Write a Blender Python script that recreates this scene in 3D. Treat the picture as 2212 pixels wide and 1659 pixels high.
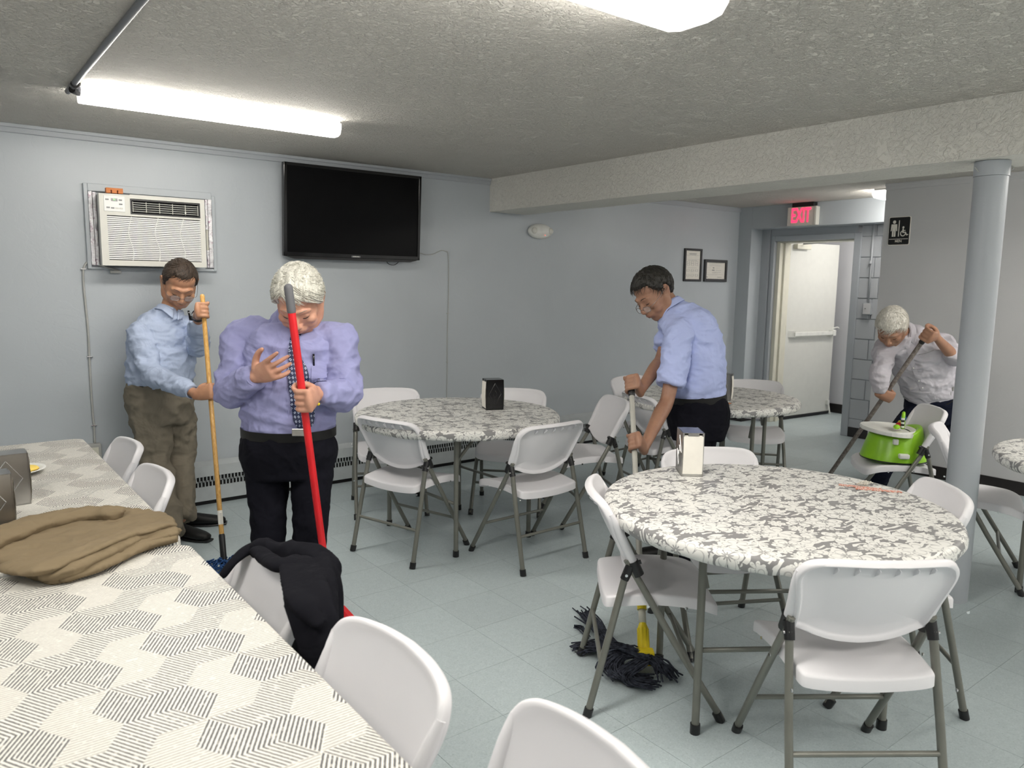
import bpy, bmesh, math, random
import numpy as np
from mathutils import Vector, Matrix, noise

for o in list(bpy.data.objects):
    bpy.data.objects.remove(o, do_unlink=True)
S = bpy.context.scene
COL = S.collection
PI = math.pi
rnd = random.Random(7)

# ------------------------------------------------------------------ camera, world, exposure
H_CAM = 1.52
F_PX, PITCH, ROLL, YAW = 1643.0, math.radians(7.624), math.radians(-0.811), math.radians(37.794)
FW0 = Vector((math.sin(YAW), math.cos(YAW), 0)); RT0 = Vector((math.cos(YAW), -math.sin(YAW), 0)); UP = Vector((0, 0, 1))
FWD = FW0 * math.cos(PITCH) - UP * math.sin(PITCH)
DWN = -(UP * math.cos(PITCH) + FW0 * math.sin(PITCH))
CX = RT0 * math.cos(ROLL) + DWN * math.sin(ROLL)
CD = -RT0 * math.sin(ROLL) + DWN * math.cos(ROLL)
CAM = Vector((0, 0, H_CAM))
cam_data = bpy.data.cameras.new('camera')
cam = bpy.data.objects.new('camera', cam_data); COL.objects.link(cam)
cam_data.sensor_fit = 'HORIZONTAL'; cam_data.sensor_width = 36.0
cam_data.lens = F_PX / 2212.0 * 36.0
cam_data.clip_start = 0.05
m3 = Matrix((CX, -CD, -FWD)).transposed()
cam.matrix_world = Matrix.Translation(CAM) @ m3.to_4x4()
cam_data.dof.use_dof = True; cam_data.dof.focus_distance = 3.6; cam_data.dof.aperture_fstop = 5.0
S.camera = cam
S.view_settings.view_transform = 'Standard'; S.view_settings.look = 'None'
S.view_settings.gamma = 1.0; S.view_settings.use_curve_mapping = False
S.view_settings.exposure = 0.88
W = bpy.data.worlds.new('world'); S.world = W; W.use_nodes = True
W.node_tree.nodes['Background'].inputs[0].default_value = (0.9, 0.95, 1, 1)
W.node_tree.nodes['Background'].inputs[1].default_value = 0.3
S.cycles.use_denoising = True
S.cycles.max_bounces = 8
S.cycles.diffuse_bounces = 5
S.cycles.sample_clamp_indirect = 6.0
LIGHT_E = 16.0      # radiance of the fluorescent diffusers

def ray(u, v):
    return CX * ((u - 1106) / F_PX) + CD * ((v - 829.5) / F_PX) + FWD
def at(u, v, D): return CAM + ray(u, v) * D
def on_z(u, v, z):
    d = ray(u, v); return CAM + d * ((z - H_CAM) / d.z)
def on_y(u, v, y):
    d = ray(u, v); return CAM + d * (y / d.y)
def on_x(u, v, x):
    d = ray(u, v); return CAM + d * (x / d.x)

# ------------------------------------------------------------------ node helper
class N:
    def __init__(s, name, rough=0.5, base=(0.8, 0.8, 0.8), spec=0.5, metal=0.0):
        s.m = bpy.data.materials.new(name); s.m.use_nodes = True
        s.t = s.m.node_tree; s.b = s.t.nodes['Principled BSDF']
        s.b.inputs['Base Color'].default_value = (*base, 1)
        s.b.inputs['Roughness'].default_value = rough
        s.b.inputs['Metallic'].default_value = metal
        s.b.inputs['Specular IOR Level'].default_value = spec
    def n(s, typ, **kw):
        x = s.t.nodes.new(typ)
        for k, v in kw.items():
            if k.startswith('i_'): x.inputs[k[2:].replace('_', ' ')].default_value = v
            else: setattr(x, k, v)
        return x
    def l(s, a, b): s.t.links.new(a, b)
    def setin(s, x, i, v):
        if hasattr(v, 'node'): s.l(v, x.inputs[i])
        else: x.inputs[i].default_value = v
    def math(s, op, a, b=None, c=None, clamp=False):
        x = s.t.nodes.new('ShaderNodeMath'); x.operation = op; x.use_clamp = clamp
        s.setin(x, 0, a)
        if b is not None: s.setin(x, 1, b)
        if c is not None: s.setin(x, 2, c)
        return x.outputs[0]
    def obj(s, scale=(1, 1, 1), rot=(0, 0, 0)):
        tc = s.t.nodes.new('ShaderNodeTexCoord'); mp = s.t.nodes.new('ShaderNodeMapping')
        mp.inputs['Scale'].default_value = scale; mp.inputs['Rotation'].default_value = rot
        s.l(tc.outputs['Object'], mp.inputs['Vector']); return mp.outputs[0]
    def geo(s, scale=(1, 1, 1)):
        tc = s.t.nodes.new('ShaderNodeNewGeometry'); mp = s.t.nodes.new('ShaderNodeMapping')
        mp.inputs['Scale'].default_value = scale
        s.l(tc.outputs['Position'], mp.inputs['Vector']); return mp.outputs[0]
    def noise(s, vec, scale, detail=3, rough=0.5, dist=0.0):
        x = s.n('ShaderNodeTexNoise'); s.l(vec, x.inputs['Vector'])
        x.inputs['Scale'].default_value = scale; x.inputs['Detail'].default_value = detail
        x.inputs['Roughness'].default_value = rough; x.inputs['Distortion'].default_value = dist
        return x.outputs['Fac']
    def ramp(s, fac, stops, interp='LINEAR'):
        x = s.n('ShaderNodeValToRGB'); x.color_ramp.interpolation = interp
        e = x.color_ramp.elements
        while len(e) < len(stops): e.new(0.5)
        for i, (p, c) in enumerate(stops):
            e[i].position = p; e[i].color = (*c, 1) if len(c) == 3 else c
        s.l(fac, x.inputs[0]); return x.outputs[0]
    def mix(s, fac, a, b):
        x = s.n('ShaderNodeMix', data_type='RGBA')
        s.setin(x, 0, fac)
        for i, v in ((6, a), (7, b)):
            if hasattr(v, 'node'): s.l(v, x.inputs[i])
            else: x.inputs[i].default_value = (*v, 1)
        return x.outputs[2]
    def bump(s, h, strength=0.3, dist=0.01, prev=None):
        x = s.n('ShaderNodeBump'); x.inputs['Strength'].default_value = strength
        x.inputs['Distance'].default_value = dist; s.l(h, x.inputs['Height'])
        if prev is not None: s.l(prev, x.inputs['Normal'])
        s.l(x.outputs[0], s.b.inputs['Normal']); return x.outputs[0]
    def color(s, c): s.l(c, s.b.inputs['Base Color'])

def simple(name, base, rough=0.5, spec=0.5, metal=0.0, nz=None, var=0.06):
    k = N(name, rough, base, spec, metal)
    sc = nz or 14.0
    f = k.noise(k.obj(), sc, 4)
    c0 = tuple(max(0, x * (1 - var)) for x in base); c1 = tuple(min(1, x * (1 + var)) for x in base)
    k.color(k.ramp(f, [(0.3, c0), (0.7, c1)]))
    return k.m

MAT = {}
def paint_wall(name, base, bump=0.25):
    k = N(name, 0.38, base, 0.45)
    p = k.geo()
    f = k.noise(p, 1.3, 3, 0.5, 0.6)
    f2 = k.noise(p, 9.0, 4, 0.6)
    c = k.ramp(f, [(0.25, tuple(x * 0.96 for x in base)), (0.75, tuple(min(1, x * 1.04) for x in base))])
    k.color(c)
    b1 = k.bump(f2, bump, 0.004)
    b2 = k.bump(k.noise(p, 130.0, 2, 0.6), 0.10, 0.002, b1)
    # old plaster patches, soft edged
    v = k.noise(p, 3.2, 6, 0.55, 2.2)
    vr = k.ramp(v, [(0.47, (0, 0, 0)), (0.50, (1, 1, 1))])
    k.bump(vr, 0.10, 0.003, b2)
    return k.m
MAT['wall'] = paint_wall('wall_paint_grey_blue', (0.47, 0.505, 0.535))
MAT['wall_pale'] = paint_wall('wall_paint_pale', (0.60, 0.60, 0.61))
MAT['wall_trim'] = paint_wall('wall_paint_trim', (0.41, 0.435, 0.465))
MAT['hall'] = paint_wall('hall_paint_white', (0.66, 0.66, 0.69))
def popcorn(name, base, sc=1.0, bd=.012):
    k = N(name, 0.85, base, 0.2)
    p = k.geo()
    f1 = k.noise(p, 58 * sc, 4, 0.6, 1.0)
    f2 = k.noise(p, 13 * sc, 3, 0.5, 0.5)
    h = k.math('ADD', k.math('MULTIPLY', f1, 1.0), k.math('MULTIPLY', f2, 0.45))
    hr = k.ramp(h, [(0.62, (0, 0, 0)), (0.90, (1, 1, 1))])
    k.bump(hr, 0.9, bd)
    f3 = k.noise(p, 1.1, 3)
    k.color(k.ramp(f3, [(0.3, tuple(x * 0.96 for x in base)), (0.7, base)]))
    return k.m
MAT['ceiling'] = popcorn('popcorn_ceiling', (0.84, 0.80, 0.735))
MAT['beam'] = popcorn('textured_beam_plaster', (0.82, 0.80, 0.74), 0.7, .0055)

def floor_tile_mat():
    k = N('vinyl_tile_speckled', 0.22, (0.42, 0.52, 0.55), 0.5)
    p = k.geo()
    oi = k.n('ShaderNodeObjectInfo')
    a = k.noise(p, 150, 3, 0.7, 0.6); b = k.noise(p, 45, 4, 0.65, 1.0)
    c = k.ramp(a, [(0.30, (0.25, 0.305, 0.31)), (0.42, (0.43, 0.50, 0.515)), (0.60, (0.475, 0.545, 0.56)), (0.74, (0.68, 0.74, 0.73))])
    c2 = k.ramp(b, [(0.35, (0.39, 0.455, 0.47)), (0.65, (0.50, 0.565, 0.58))])
    m = k.mix(0.45, c, c2)
    hv = k.n('ShaderNodeHueSaturation'); k.l(m, hv.inputs['Color'])
    k.l(k.math('MULTIPLY_ADD', oi.outputs['Random'], 0.07, 0.965), hv.inputs['Value'])
    k.color(hv.outputs[0])
    r = k.noise(p, 2.2, 5, 0.6, 0.5)
    k.l(k.math('MULTIPLY_ADD', r, 0.22, 0.24), k.b.inputs['Roughness'])
    k.bump(k.noise(p, 60, 2), 0.05, 0.001)
    return k.m
MAT['tile'] = floor_tile_mat()
MAT['grout'] = simple('dark_tile_joint', (0.17, 0.19, 0.195), 0.8)
MAT['cmu'] = None
def cmu():
    base = (0.46, 0.48, 0.505)
    k = N('painted_concrete_block', 0.5, base, 0.4)
    p = k.geo(); k.color(k.ramp(k.noise(p, 3, 3), [(0.3, tuple(x * .95 for x in base)), (0.7, tuple(x * 1.05 for x in base))]))
    k.bump(k.noise(p, 90, 5, 0.7), 0.35, 0.004); return k.m
MAT['cmu'] = cmu()
MAT['black_base'] = simple('black_vinyl_base', (0.018, 0.015, 0.015), 0.4)
MAT['heater'] = simple('heater_cover_paint', (0.46, 0.49, 0.50), 0.4)
MAT['dark'] = simple('dark_void', (0.008, 0.008, 0.009), 0.8)
MAT['plastic'] = None
def white_plastic(name, base, rough=0.42):
    k = N(name, rough, base, 0.4)
    k.b.inputs['Subsurface Weight'].default_value = 0.0
    p = k.obj(); k.color(k.ramp(k.noise(p, 5, 3), [(0.3, tuple(x * .97 for x in base)), (0.7, base)]))
    k.bump(k.noise(p, 420, 2), 0.12, 0.0008); return k.m
MAT['plastic'] = white_plastic('white_moulded_plastic', (0.80, 0.785, 0.81))
MAT['tube'] = simple('grey_powder_coated_tube', (0.19, 0.19, 0.165), 0.35, 0.5, 0.25)
MAT['black_plastic'] = simple('black_plastic', (0.012, 0.012, 0.013), 0.35)
MAT['black_gloss'] = simple('black_gloss', (0.006, 0.006, 0.007), 0.12)
MAT['tv_screen'] = simple('tv_screen', (0.0015, 0.0015, 0.002), 0.28, 0.12)
MAT['chrome'] = simple('chrome', (0.75, 0.75, 0.76), 0.15, 0.5, 1.0, var=0.02)
MAT['tabletop'] = simple('table_board', (0.55, 0.54, 0.52), 0.5)
def steel():
    k = N('brushed_steel', 0.3, (0.42, 0.41, 0.40), 0.5, 1.0)
    p = k.obj((2, 2, 60)); k.color(k.ramp(k.noise(k.obj(), 6, 3), [(0.3, (0.34, 0.335, 0.33)), (0.7, (0.55, 0.54, 0.52))]))
    k.bump(k.noise(p, 20, 2), 0.06, 0.001); return k.m
MAT['steel'] = steel()
MAT['paper'] = simple('napkin_paper', (0.86, 0.83, 0.76), 0.9, 0.1, var=0.03)
MAT['foil'] = None
def foil():
    k = N('foil_tape', 0.28, (0.7, 0.68, 0.72), 0.5, 0.85)
    p = k.obj(); f = k.noise(p, 45, 5, 0.75, 1.0)
    k.color(k.ramp(f, [(0.35, (0.42, 0.24, 0.34)), (0.45, (0.80, 0.78, 0.80)), (0.7, (0.95, 0.95, 0.97))]))
    k.bump(k.noise(p, 70, 4, 0.7), 0.9, 0.006); return k.m
MAT['foil'] = foil()
MAT['ac'] = simple('ac_cream_plastic', (0.70, 0.69, 0.63), 0.45, var=0.02)
MAT['ac_white'] = simple('ac_panel_white', (0.85, 0.85, 0.83), 0.4, var=0.02)
MAT['ac_side'] = simple('ac_side_grey', (0.27, 0.27, 0.27), 0.5)
MAT['cream'] = simple('cream_painted_metal', (0.68, 0.66, 0.56), 0.45, var=0.03)
MAT['door'] = simple('door_cream_paint', (0.68, 0.68, 0.64), 0.35, var=0.02)
MAT['conduit'] = simple('grey_cable_sheath', (0.44, 0.44, 0.42), 0.5)
MAT['pipe'] = simple('steel_conduit_dark', (0.17, 0.175, 0.19), 0.4, 0.5, 0.4)
MAT['orange'] = simple('orange_block', (0.62, 0.20, 0.05), 0.6)
MAT['wood'] = None
def wood():
    k = N('varnished_wood_pole', 0.3, (0.65, 0.36, 0.10), 0.5)
    f = k.noise(k.obj((14, 14, 1.2)), 6, 4, 0.6, 1.5)
    k.color(k.ramp(f, [(0.3, (0.50, 0.25, 0.06)), (0.7, (0.74, 0.45, 0.15))])); return k.m
MAT['wood'] = wood()
MAT['red'] = simple('red_plastic', (0.62, 0.012, 0.018), 0.35)
MAT['grey_grip'] = simple('grey_grip', (0.13, 0.13, 0.14), 0.6)
MAT['pole_grey'] = simple('grey_pole', (0.42, 0.41, 0.37), 0.4, 0.5, 0.2)
def rust():
    k = N('worn_mop_pole', 0.6, (0.2, 0.17, 0.15), 0.3, 0.2)
    k.color(k.ramp(k.noise(k.obj(), 60, 4, 0.7), [(0.35, (0.13, 0.105, 0.09)), (0.65, (0.27, 0.245, 0.225))])); return k.m
MAT['pole_worn'] = rust()
MAT['yellow'] = simple('yellow_plastic', (0.80, 0.62, 0.015), 0.4, var=0.12)
MAT['yarn'] = simple('grey_blue_yarn', (0.040, 0.044, 0.058), 0.95, 0.1, nz=60, var=0.6)
MAT['yarn_red'] = simple('red_stitch', (0.25, 0.02, 0.02), 0.9)
MAT['yarn_blue'] = simple('blue_yarn', (0.04, 0.10, 0.26), 0.95, 0.1, nz=60, var=0.4)
MAT['green'] = simple('lime_green_plastic', (0.28, 0.58, 0.02), 0.3)
MAT['white_gloss'] = simple('white_gloss_plastic', (0.78, 0.78, 0.74), 0.3)
MAT['food'] = simple('yellow_food', (0.85, 0.62, 0.12), 0.6)
MAT['brown_ring'] = simple('brown_print', (0.25, 0.12, 0.06), 0.5)
MAT['maroon'] = simple('maroon_paper', (0.22, 0.02, 0.02), 0.6)
def emit(name, col, e):
    m = bpy.data.materials.new(name); m.use_nodes = True; t = m.node_tree
    t.nodes.remove(t.nodes['Principled BSDF']); x = t.nodes.new('ShaderNodeEmission')
    x.inputs[0].default_value = (*col, 1); x.inputs[1].default_value = e
    t.links.new(x.outputs[0], t.nodes['Material Output'].inputs[0]); return m
MAT['diffuser'] = emit('lit_diffuser', (1.0, 0.965, 0.90), LIGHT_E)
MAT['diffuser_end'] = emit('lit_end_cap', (1.0, 0.965, 0.92), 1.1)
MAT['exit_red'] = emit('lit_red_letters', (1.0, 0.02, 0.06), 2.2)
MAT['led_green'] = emit('lit_green_digits', (0.25, 1.0, 0.2), 1.6)
MAT['led_red'] = emit('lit_red_led', (1.0, 0.1, 0.05), 1.5)

def cloth(name, base, rough=0.85, wr=0.35, var=0.06, scale=7.0, stripes=None, sheen=0.0):
    k = N(name, rough, base, 0.12)
    p = k.obj()
    f = k.noise(p, 3.0, 3)
    c = k.ramp(f, [(0.3, tuple(x * (1 - var) for x in base)), (0.7, tuple(min(1, x * (1 + var)) for x in base))])
    if stripes:
        w = k.n('ShaderNodeTexWave'); w.inputs['Scale'].default_value = stripes[0]; k.l(p, w.inputs['Vector'])
        c = k.mix(k.math('MULTIPLY', w.outputs['Fac'], stripes[2]), c, stripes[1])
    k.color(c)
    h1 = k.noise(p, scale, 3, 0.5, 0.9)
    b = k.bump(h1, min(1, wr * 1.6), 0.04)
    wv = k.noise(p, 500, 2)
    k.bump(wv, 0.12, 0.001, b)
    return k.m

def hatch_cloth(wof=(0, 0)):
    k = N('hatched_tablecloth', 0.5, (0.8, 0.78, 0.72), 0.3)
    p = k.obj()
    sx = k.n('ShaderNodeSeparateXYZ'); k.l(p, sx.inputs[0])
    s = 0.081; h = s * math.sqrt(3) / 2
    X = k.math('ADD', sx.outputs[0], 9 * s * 10 - 0.0375 + wof[0]); Y = k.math('ADD', sx.outputs[1], 9 * h * 10 - 0.5705 + wof[1])
    nzv = k.math('MULTIPLY_ADD', k.noise(p, 160, 2), 0.0024, -0.0012)
    jj = k.math('DIVIDE', Y, h); ii = k.math('SUBTRACT', k.math('DIVIDE', X, s), k.math('MULTIPLY', jj, 0.5))
    fi = k.math('FLOOR', ii); fj = k.math('FLOOR', jj)
    tri = k.math('GREATER_THAN', k.math('ADD', k.math('SUBTRACT', ii, fi), k.math('SUBTRACT', jj, fj)), 1.0)
    im = k.math('FLOORED_MODULO', fi, 3.0); jm = k.math('FLOORED_MODULO', fj, 3.0)
    idx = k.math('ADD', k.math('ADD', k.math('MULTIPLY', im, 6.0), k.math('MULTIPLY', jm, 2.0)), tri)
    # which of the three line directions fills each small triangle (stars sit on every third lattice point)
    def P(ang, r=1.0): return (r * math.cos(math.radians(ang)), r * math.sin(math.radians(ang)))
    def inside(q, poly):
        sg = None
        for m in range(len(poly)):
            x0, y0 = poly[m]; x1, y1 = poly[(m + 1) % len(poly)]
            cr = (x1 - x0) * (q[1] - y0) - (y1 - y0) * (q[0] - x0)
            if sg is None: sg = cr > 0
            elif (cr > 0) != sg: return False
        return True
    def direction(q):
        for gi in range(-2, 4):
            for gj in range(-2, 4):
                ox_, oy_ = 3 * gi + 1.5 * gj, 3 * gj * math.sqrt(3) / 2
                for n_ in range(6):
                    e, g = P(60 * n_), P(60 * n_ + 60)
                    if inside((q[0] - ox_, q[1] - oy_), [(0, 0), e, (e[0] + g[0], e[1] + g[1]), g]): return n_ % 3
                    if inside((q[0] - ox_ - e[0], q[1] - oy_ - e[1]), [(0, 0), P(60 * n_ + 60), e, P(60 * n_ - 60)]): return (n_ + 2) % 3
        return 0
    stops = []
    for ia in range(3):
        for ja in range(3):
            for tr in range(2):
                u_, v_ = (ia + (1, 2)[tr] / 3, ja + (1, 2)[tr] / 3)
                dd = direction((u_ + v_ * .5 - 3.0 * 0, v_ * math.sqrt(3) / 2)); n_ = ia * 6 + ja * 2 + tr
                stops.append((max(0, (n_ - .5) / 18), (dd / 2, dd / 2, dd / 2)))
    cr_ = k.ramp(k.math('DIVIDE', idx, 18.0), stops, 'CONSTANT')
    sc = k.n('ShaderNodeSeparateColor'); k.l(cr_, sc.inputs[0]); dirv = sc.outputs[0]
    def stripes(phi, per, duty, dark):
        nn = k.math('ADD', k.math('MULTIPLY', X, -math.sin(phi)), k.math('MULTIPLY', Y, math.cos(phi)))
        nn = k.math('ADD', nn, nzv)
        fr = k.math('FRACT', k.math('ADD', k.math('DIVIDE', nn, per), 500.0))
        d = k.math('ABSOLUTE', k.math('SUBTRACT', fr, 0.5))
        return k.math('MULTIPLY', k.math('LESS_THAN', d, duty / 2), dark)
    s0 = stripes(0, h / 9, 0.44, 0.62); s1 = stripes(math.radians(60), h / 9, 0.50, 1.0); s2 = stripes(math.radians(120), h / 9, 0.45, 0.95)
    e0 = k.math('COMPARE', dirv, 0.0, 0.2); e1 = k.math('COMPARE', dirv, 0.5, 0.2); e2 = k.math('COMPARE', dirv, 1.0, 0.2)
    dk = k.math('ADD', k.math('ADD', k.math('MULTIPLY', s0, e0), k.math('MULTIPLY', s1, e1)), k.math('MULTIPLY', s2, e2))
    br = k.math('GREATER_THAN', k.noise(p, 75, 2, 0.6), 0.36)
    dk = k.math('MULTIPLY', dk, k.math('MULTIPLY_ADD', br, 0.55, 0.45))
    k.color(k.mix(dk, (0.78, 0.755, 0.69), (0.10, 0.10, 0.105)))
    k.bump(k.noise(p, 12, 2), 0.08, 0.004)
    return k.m
MAT['hatch'] = hatch_cloth(); MAT['hatch_far'] = hatch_cloth((.05, .11))

def floral_cloth():
    k = N('floral_tablecloth', 0.42, (0.7, 0.7, 0.68), 0.35)
    WHITE = (0.78, 0.77, 0.735); GREY = (0.26, 0.255, 0.255)
    tc = k.n('ShaderNodeTexCoord')
    sp = k.n('ShaderNodeSeparateXYZ'); k.l(tc.outputs['Object'], sp.inputs[0])
    # unfold the drop of the cloth outward so the print keeps running over the rim
    cb = k.n('ShaderNodeCombineXYZ')
    drop = k.math('MULTIPLY', k.math('SUBTRACT', 0.74, sp.outputs[2]), 1.0)
    rad = k.math('MAXIMUM', k.math('SQRT', k.math('ADD', k.math('MULTIPLY', sp.outputs[0], sp.outputs[0]), k.math('MULTIPLY', sp.outputs[1], sp.outputs[1]))), 0.01)
    fac = k.math('ADD', 1.0, k.math('DIVIDE', k.math('MAXIMUM', drop, 0.0), rad))
    k.l(k.math('MULTIPLY', sp.outputs[0], fac), cb.inputs[0]); k.l(k.math('MULTIPLY', sp.outputs[1], fac), cb.inputs[1])
    P = cb.outputs[0]
    def warp(vec, sc, amt):
        nz = k.n('ShaderNodeTexNoise'); k.l(vec, nz.inputs['Vector']); nz.inputs['Scale'].default_value = sc; nz.inputs['Detail'].default_value = 1
        sb = k.n('ShaderNodeVectorMath', operation='SUBTRACT'); k.l(nz.outputs['Color'], sb.inputs[0]); sb.inputs[1].default_value = (.5, .5, .5)
        sc_ = k.n('ShaderNodeVectorMath', operation='SCALE'); k.l(sb.outputs[0], sc_.inputs[0]); sc_.inputs['Scale'].default_value = amt
        ad = k.n('ShaderNodeVectorMath', operation='ADD'); k.l(vec, ad.inputs[0]); k.l(sc_.outputs[0], ad.inputs[1]); return ad.outputs[0]
    def flowers(vec, scale, petals, size, seed, rnds=0.75):
        mp = k.n('ShaderNodeMapping'); mp.inputs['Location'].default_value = (seed, seed * 1.7, 0); mp.inputs['Scale'].default_value = (scale, scale, 0)
        k.l(vec, mp.inputs['Vector'])
        vo = k.n('ShaderNodeTexVoronoi', voronoi_dimensions='2D'); k.l(mp.outputs[0], vo.inputs['Vector'])
        vo.inputs['Scale'].default_value = 1.0; vo.inputs['Randomness'].default_value = rnds
        df = k.n('ShaderNodeVectorMath', operation='SUBTRACT'); k.l(mp.outputs[0], df.inputs[0]); k.l(vo.outputs['Position'], df.inputs[1])
        s2 = k.n('ShaderNodeSeparateXYZ'); k.l(df.outputs[0], s2.inputs[0])
        r = k.math('SQRT', k.math('ADD', k.math('MULTIPLY', s2.outputs[0], s2.outputs[0]), k.math('MULTIPLY', s2.outputs[1], s2.outputs[1])))
        sc = k.n('ShaderNodeSeparateColor'); k.l(vo.outputs['Color'], sc.inputs[0])
        a = k.math('ADD', k.math('ARCTAN2', s2.outputs[1], s2.outputs[0]), k.math('MULTIPLY', sc.outputs[0], 6.28))
        pt = k.math('ABSOLUTE', k.math('COSINE', k.math('MULTIPLY', a, petals / 2)))
        pr = k.math('MULTIPLY', k.math('POWER', pt, 0.45), k.math('MULTIPLY_ADD', sc.outputs[1], size * 0.35, size * 0.75))
        inside = k.math('LESS_THAN', r, k.math('ADD', pr, size * 0.14))
        # grey detail: petal seams, spiky heart ring
        seam = k.math('MULTIPLY', k.math('LESS_THAN', pt, 0.22), k.math('GREATER_THAN', r, size * 0.2))
        sp2 = k.math('ABSOLUTE', k.math('COSINE', k.math('MULTIPLY', a, petals * 1.0)))
        heart = k.math('MULTIPLY', k.math('LESS_THAN', r, k.math('MULTIPLY_ADD', sp2, size * 0.28, size * 0.10)), k.math('GREATER_THAN', r, size * 0.07))
        heart = k.math('MULTIPLY', heart, k.math('GREATER_THAN', sc.outputs[2], 0.35))
        rim = k.math('COMPARE', k.math('DIVIDE', r, k.math('ADD', pr, size * 0.14)), 0.72, 0.035)
        return inside, k.math('MAXIMUM', k.math('MAXIMUM', seam, heart), k.math('MULTIPLY', rim, 0.6))
    Pw = warp(P, 14, 0.018)
    f1, d1 = flowers(Pw, 8.6, 5, 0.46, 3.1)
    f2, d2 = flowers(Pw, 14.5, 8, 0.37, 11.7, 0.9)
    # leaf curls
    P2 = warp(P, 9, 0.11)
    wv = k.n('ShaderNodeTexWave'); wv.inputs['Scale'].default_value = 11.0; wv.inputs['Distortion'].default_value = 3.5; wv.inputs['Detail'].default_value = 1.0; wv.inputs['Detail Scale'].default_value = 2.0
    k.l(P2, wv.inputs['Vector'])
    lf = k.math('GREATER_THAN', wv.outputs['Fac'], 0.64)
    nzc = k.math('GREATER_THAN', k.noise(P, 24, 2, 0.5), 0.485)
    leaf = k.math('MULTIPLY', lf, nzc)
    white = k.math('MAXIMUM', leaf, k.math('MAXIMUM', f2, f1))
    det = k.math('MAXIMUM', k.math('MULTIPLY', d1, f1), k.math('MULTIPLY', k.math('MULTIPLY', d2, f2), k.math('SUBTRACT', 1.0, f1)))
    w2 = k.math('MULTIPLY', white, k.math('SUBTRACT', 1.0, k.math('MULTIPLY', det, 0.8)))
    k.color(k.mix(w2, GREY, WHITE))
    h = k.noise(P, 30, 2, 0.5)
    k.bump(h, 0.12, 0.003)
    return k.m
MAT['floral'] = floral_cloth()

def skin_mat(name, base, red=0.15):
    k = N(name, 0.48, base, 0.4)
    k.b.inputs['Subsurface Weight'].default_value = 0.08
    k.b.inputs['Subsurface Radius'].default_value = (0.01, 0.004, 0.002)
    p = k.obj()
    f = k.noise(p, 22, 4, 0.6)
    k.color(k.ramp(f, [(0.3, (base[0] * 0.88, base[1] * 0.80, base[2] * 0.78)), (0.7, (min(1, base[0] * 1.06), base[1] * 1.04, base[2] * 1.0))]))
    b = k.bump(k.noise(p, 65, 4, 0.6), 0.14, 0.003)
    return k.m
MAT['skin1'] = skin_mat('skin_tan', (0.50, 0.27, 0.165))
MAT['skin2'] = skin_mat('skin_light', (0.60, 0.33, 0.235))
MAT['skin3'] = skin_mat('skin_brown', (0.33, 0.185, 0.125))
MAT['skin4'] = skin_mat('skin_warm', (0.40, 0.225, 0.15))
def hair_mat(name, c0, c1, rough=0.5, sc=(60, 60, 9)):
    k = N(name, rough, c0, 0.4)
    f = k.noise(k.obj(sc), 3.0, 4, 0.65, 0.8)
    k.color(k.ramp(f, [(0.32, c0), (0.62, c1)])); k.bump(f, 0.55, 0.006); return k.m
MAT['hair_dark'] = hair_mat('thin_dark_brown_hair', (0.012, 0.009, 0.007), (0.075, 0.05, 0.035))
MAT['hair_black'] = hair_mat('short_black_hair', (0.004, 0.004, 0.004), (0.03, 0.027, 0.022), 0.42)
MAT['hair_silver'] = hair_mat('silver_white_hair', (0.40, 0.385, 0.33), (0.80, 0.78, 0.70), 0.55)
MAT['hair_white'] = hair_mat('white_cropped_hair', (0.55, 0.52, 0.46), (0.88, 0.85, 0.78), 0.6)
MAT['brow'] = simple('eyebrow_dark', (0.03, 0.02, 0.015), 0.8)
MAT['brow_grey'] = simple('eyebrow_grey', (0.30, 0.24, 0.20), 0.8)
MAT['lips'] = simple('lips', (0.36, 0.13, 0.10), 0.5)
MAT['eye_dark'] = simple('eye_dark', (0.02, 0.012, 0.01), 0.2)
MAT['shirt1'] = cloth('light_blue_shirt', (0.43, 0.50, 0.66), stripes=None)
MAT['shirt2'] = cloth('lavender_blue_shirt', (0.29, 0.295, 0.50))
MAT['shirt3'] = cloth('sky_blue_shirt', (0.42, 0.48, 0.76), wr=0.25)
MAT['shirt4'] = cloth('pale_striped_shirt', (0.54, 0.52, 0.56), stripes=(60, (0.50, 0.46, 0.54), 0.35))
MAT['khaki'] = cloth('khaki_trousers', (0.20, 0.175, 0.135), wr=0.5, scale=5)
MAT['black_cloth'] = cloth('black_trousers', (0.006, 0.006, 0.010), 0.9, wr=0.4, scale=5)
MAT['navy_cloth'] = cloth('navy_trousers', (0.008, 0.010, 0.022), 0.9, wr=0.4, scale=5)
MAT['jacket_black'] = cloth('black_suit_cloth', (0.006, 0.006, 0.009), 0.9, wr=0.3, scale=6)
MAT['jacket_tan'] = cloth('tan_suit_cloth', (0.205, 0.158, 0.098), 0.9, wr=0.2, scale=7)
MAT['leather'] = simple('black_leather', (0.004, 0.004, 0.004), 0.5, 0.35)
def tie_mat():
    k = N('navy_dotted_tie', 0.5, (0.02, 0.03, 0.08), 0.4)
    p = k.obj((85, 1, 62))
    vo = k.n('ShaderNodeTexVoronoi', distance='MANHATTAN'); vo.inputs['Scale'].default_value = 1.0; vo.inputs['Randomness'].default_value = 0.0
    k.l(p, vo.inputs['Vector'])
    m = k.math('COMPARE', vo.outputs['Distance'], 0.34, 0.10)
    k.color(k.mix(m, (0.018, 0.025, 0.07), (0.42, 0.47, 0.60)))
    return k.m
MAT['tie'] = tie_mat()
MAT['silver_frame'] = simple('thin_metal_frame', (0.30, 0.27, 0.26), 0.25, 0.5, 0.9)
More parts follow.
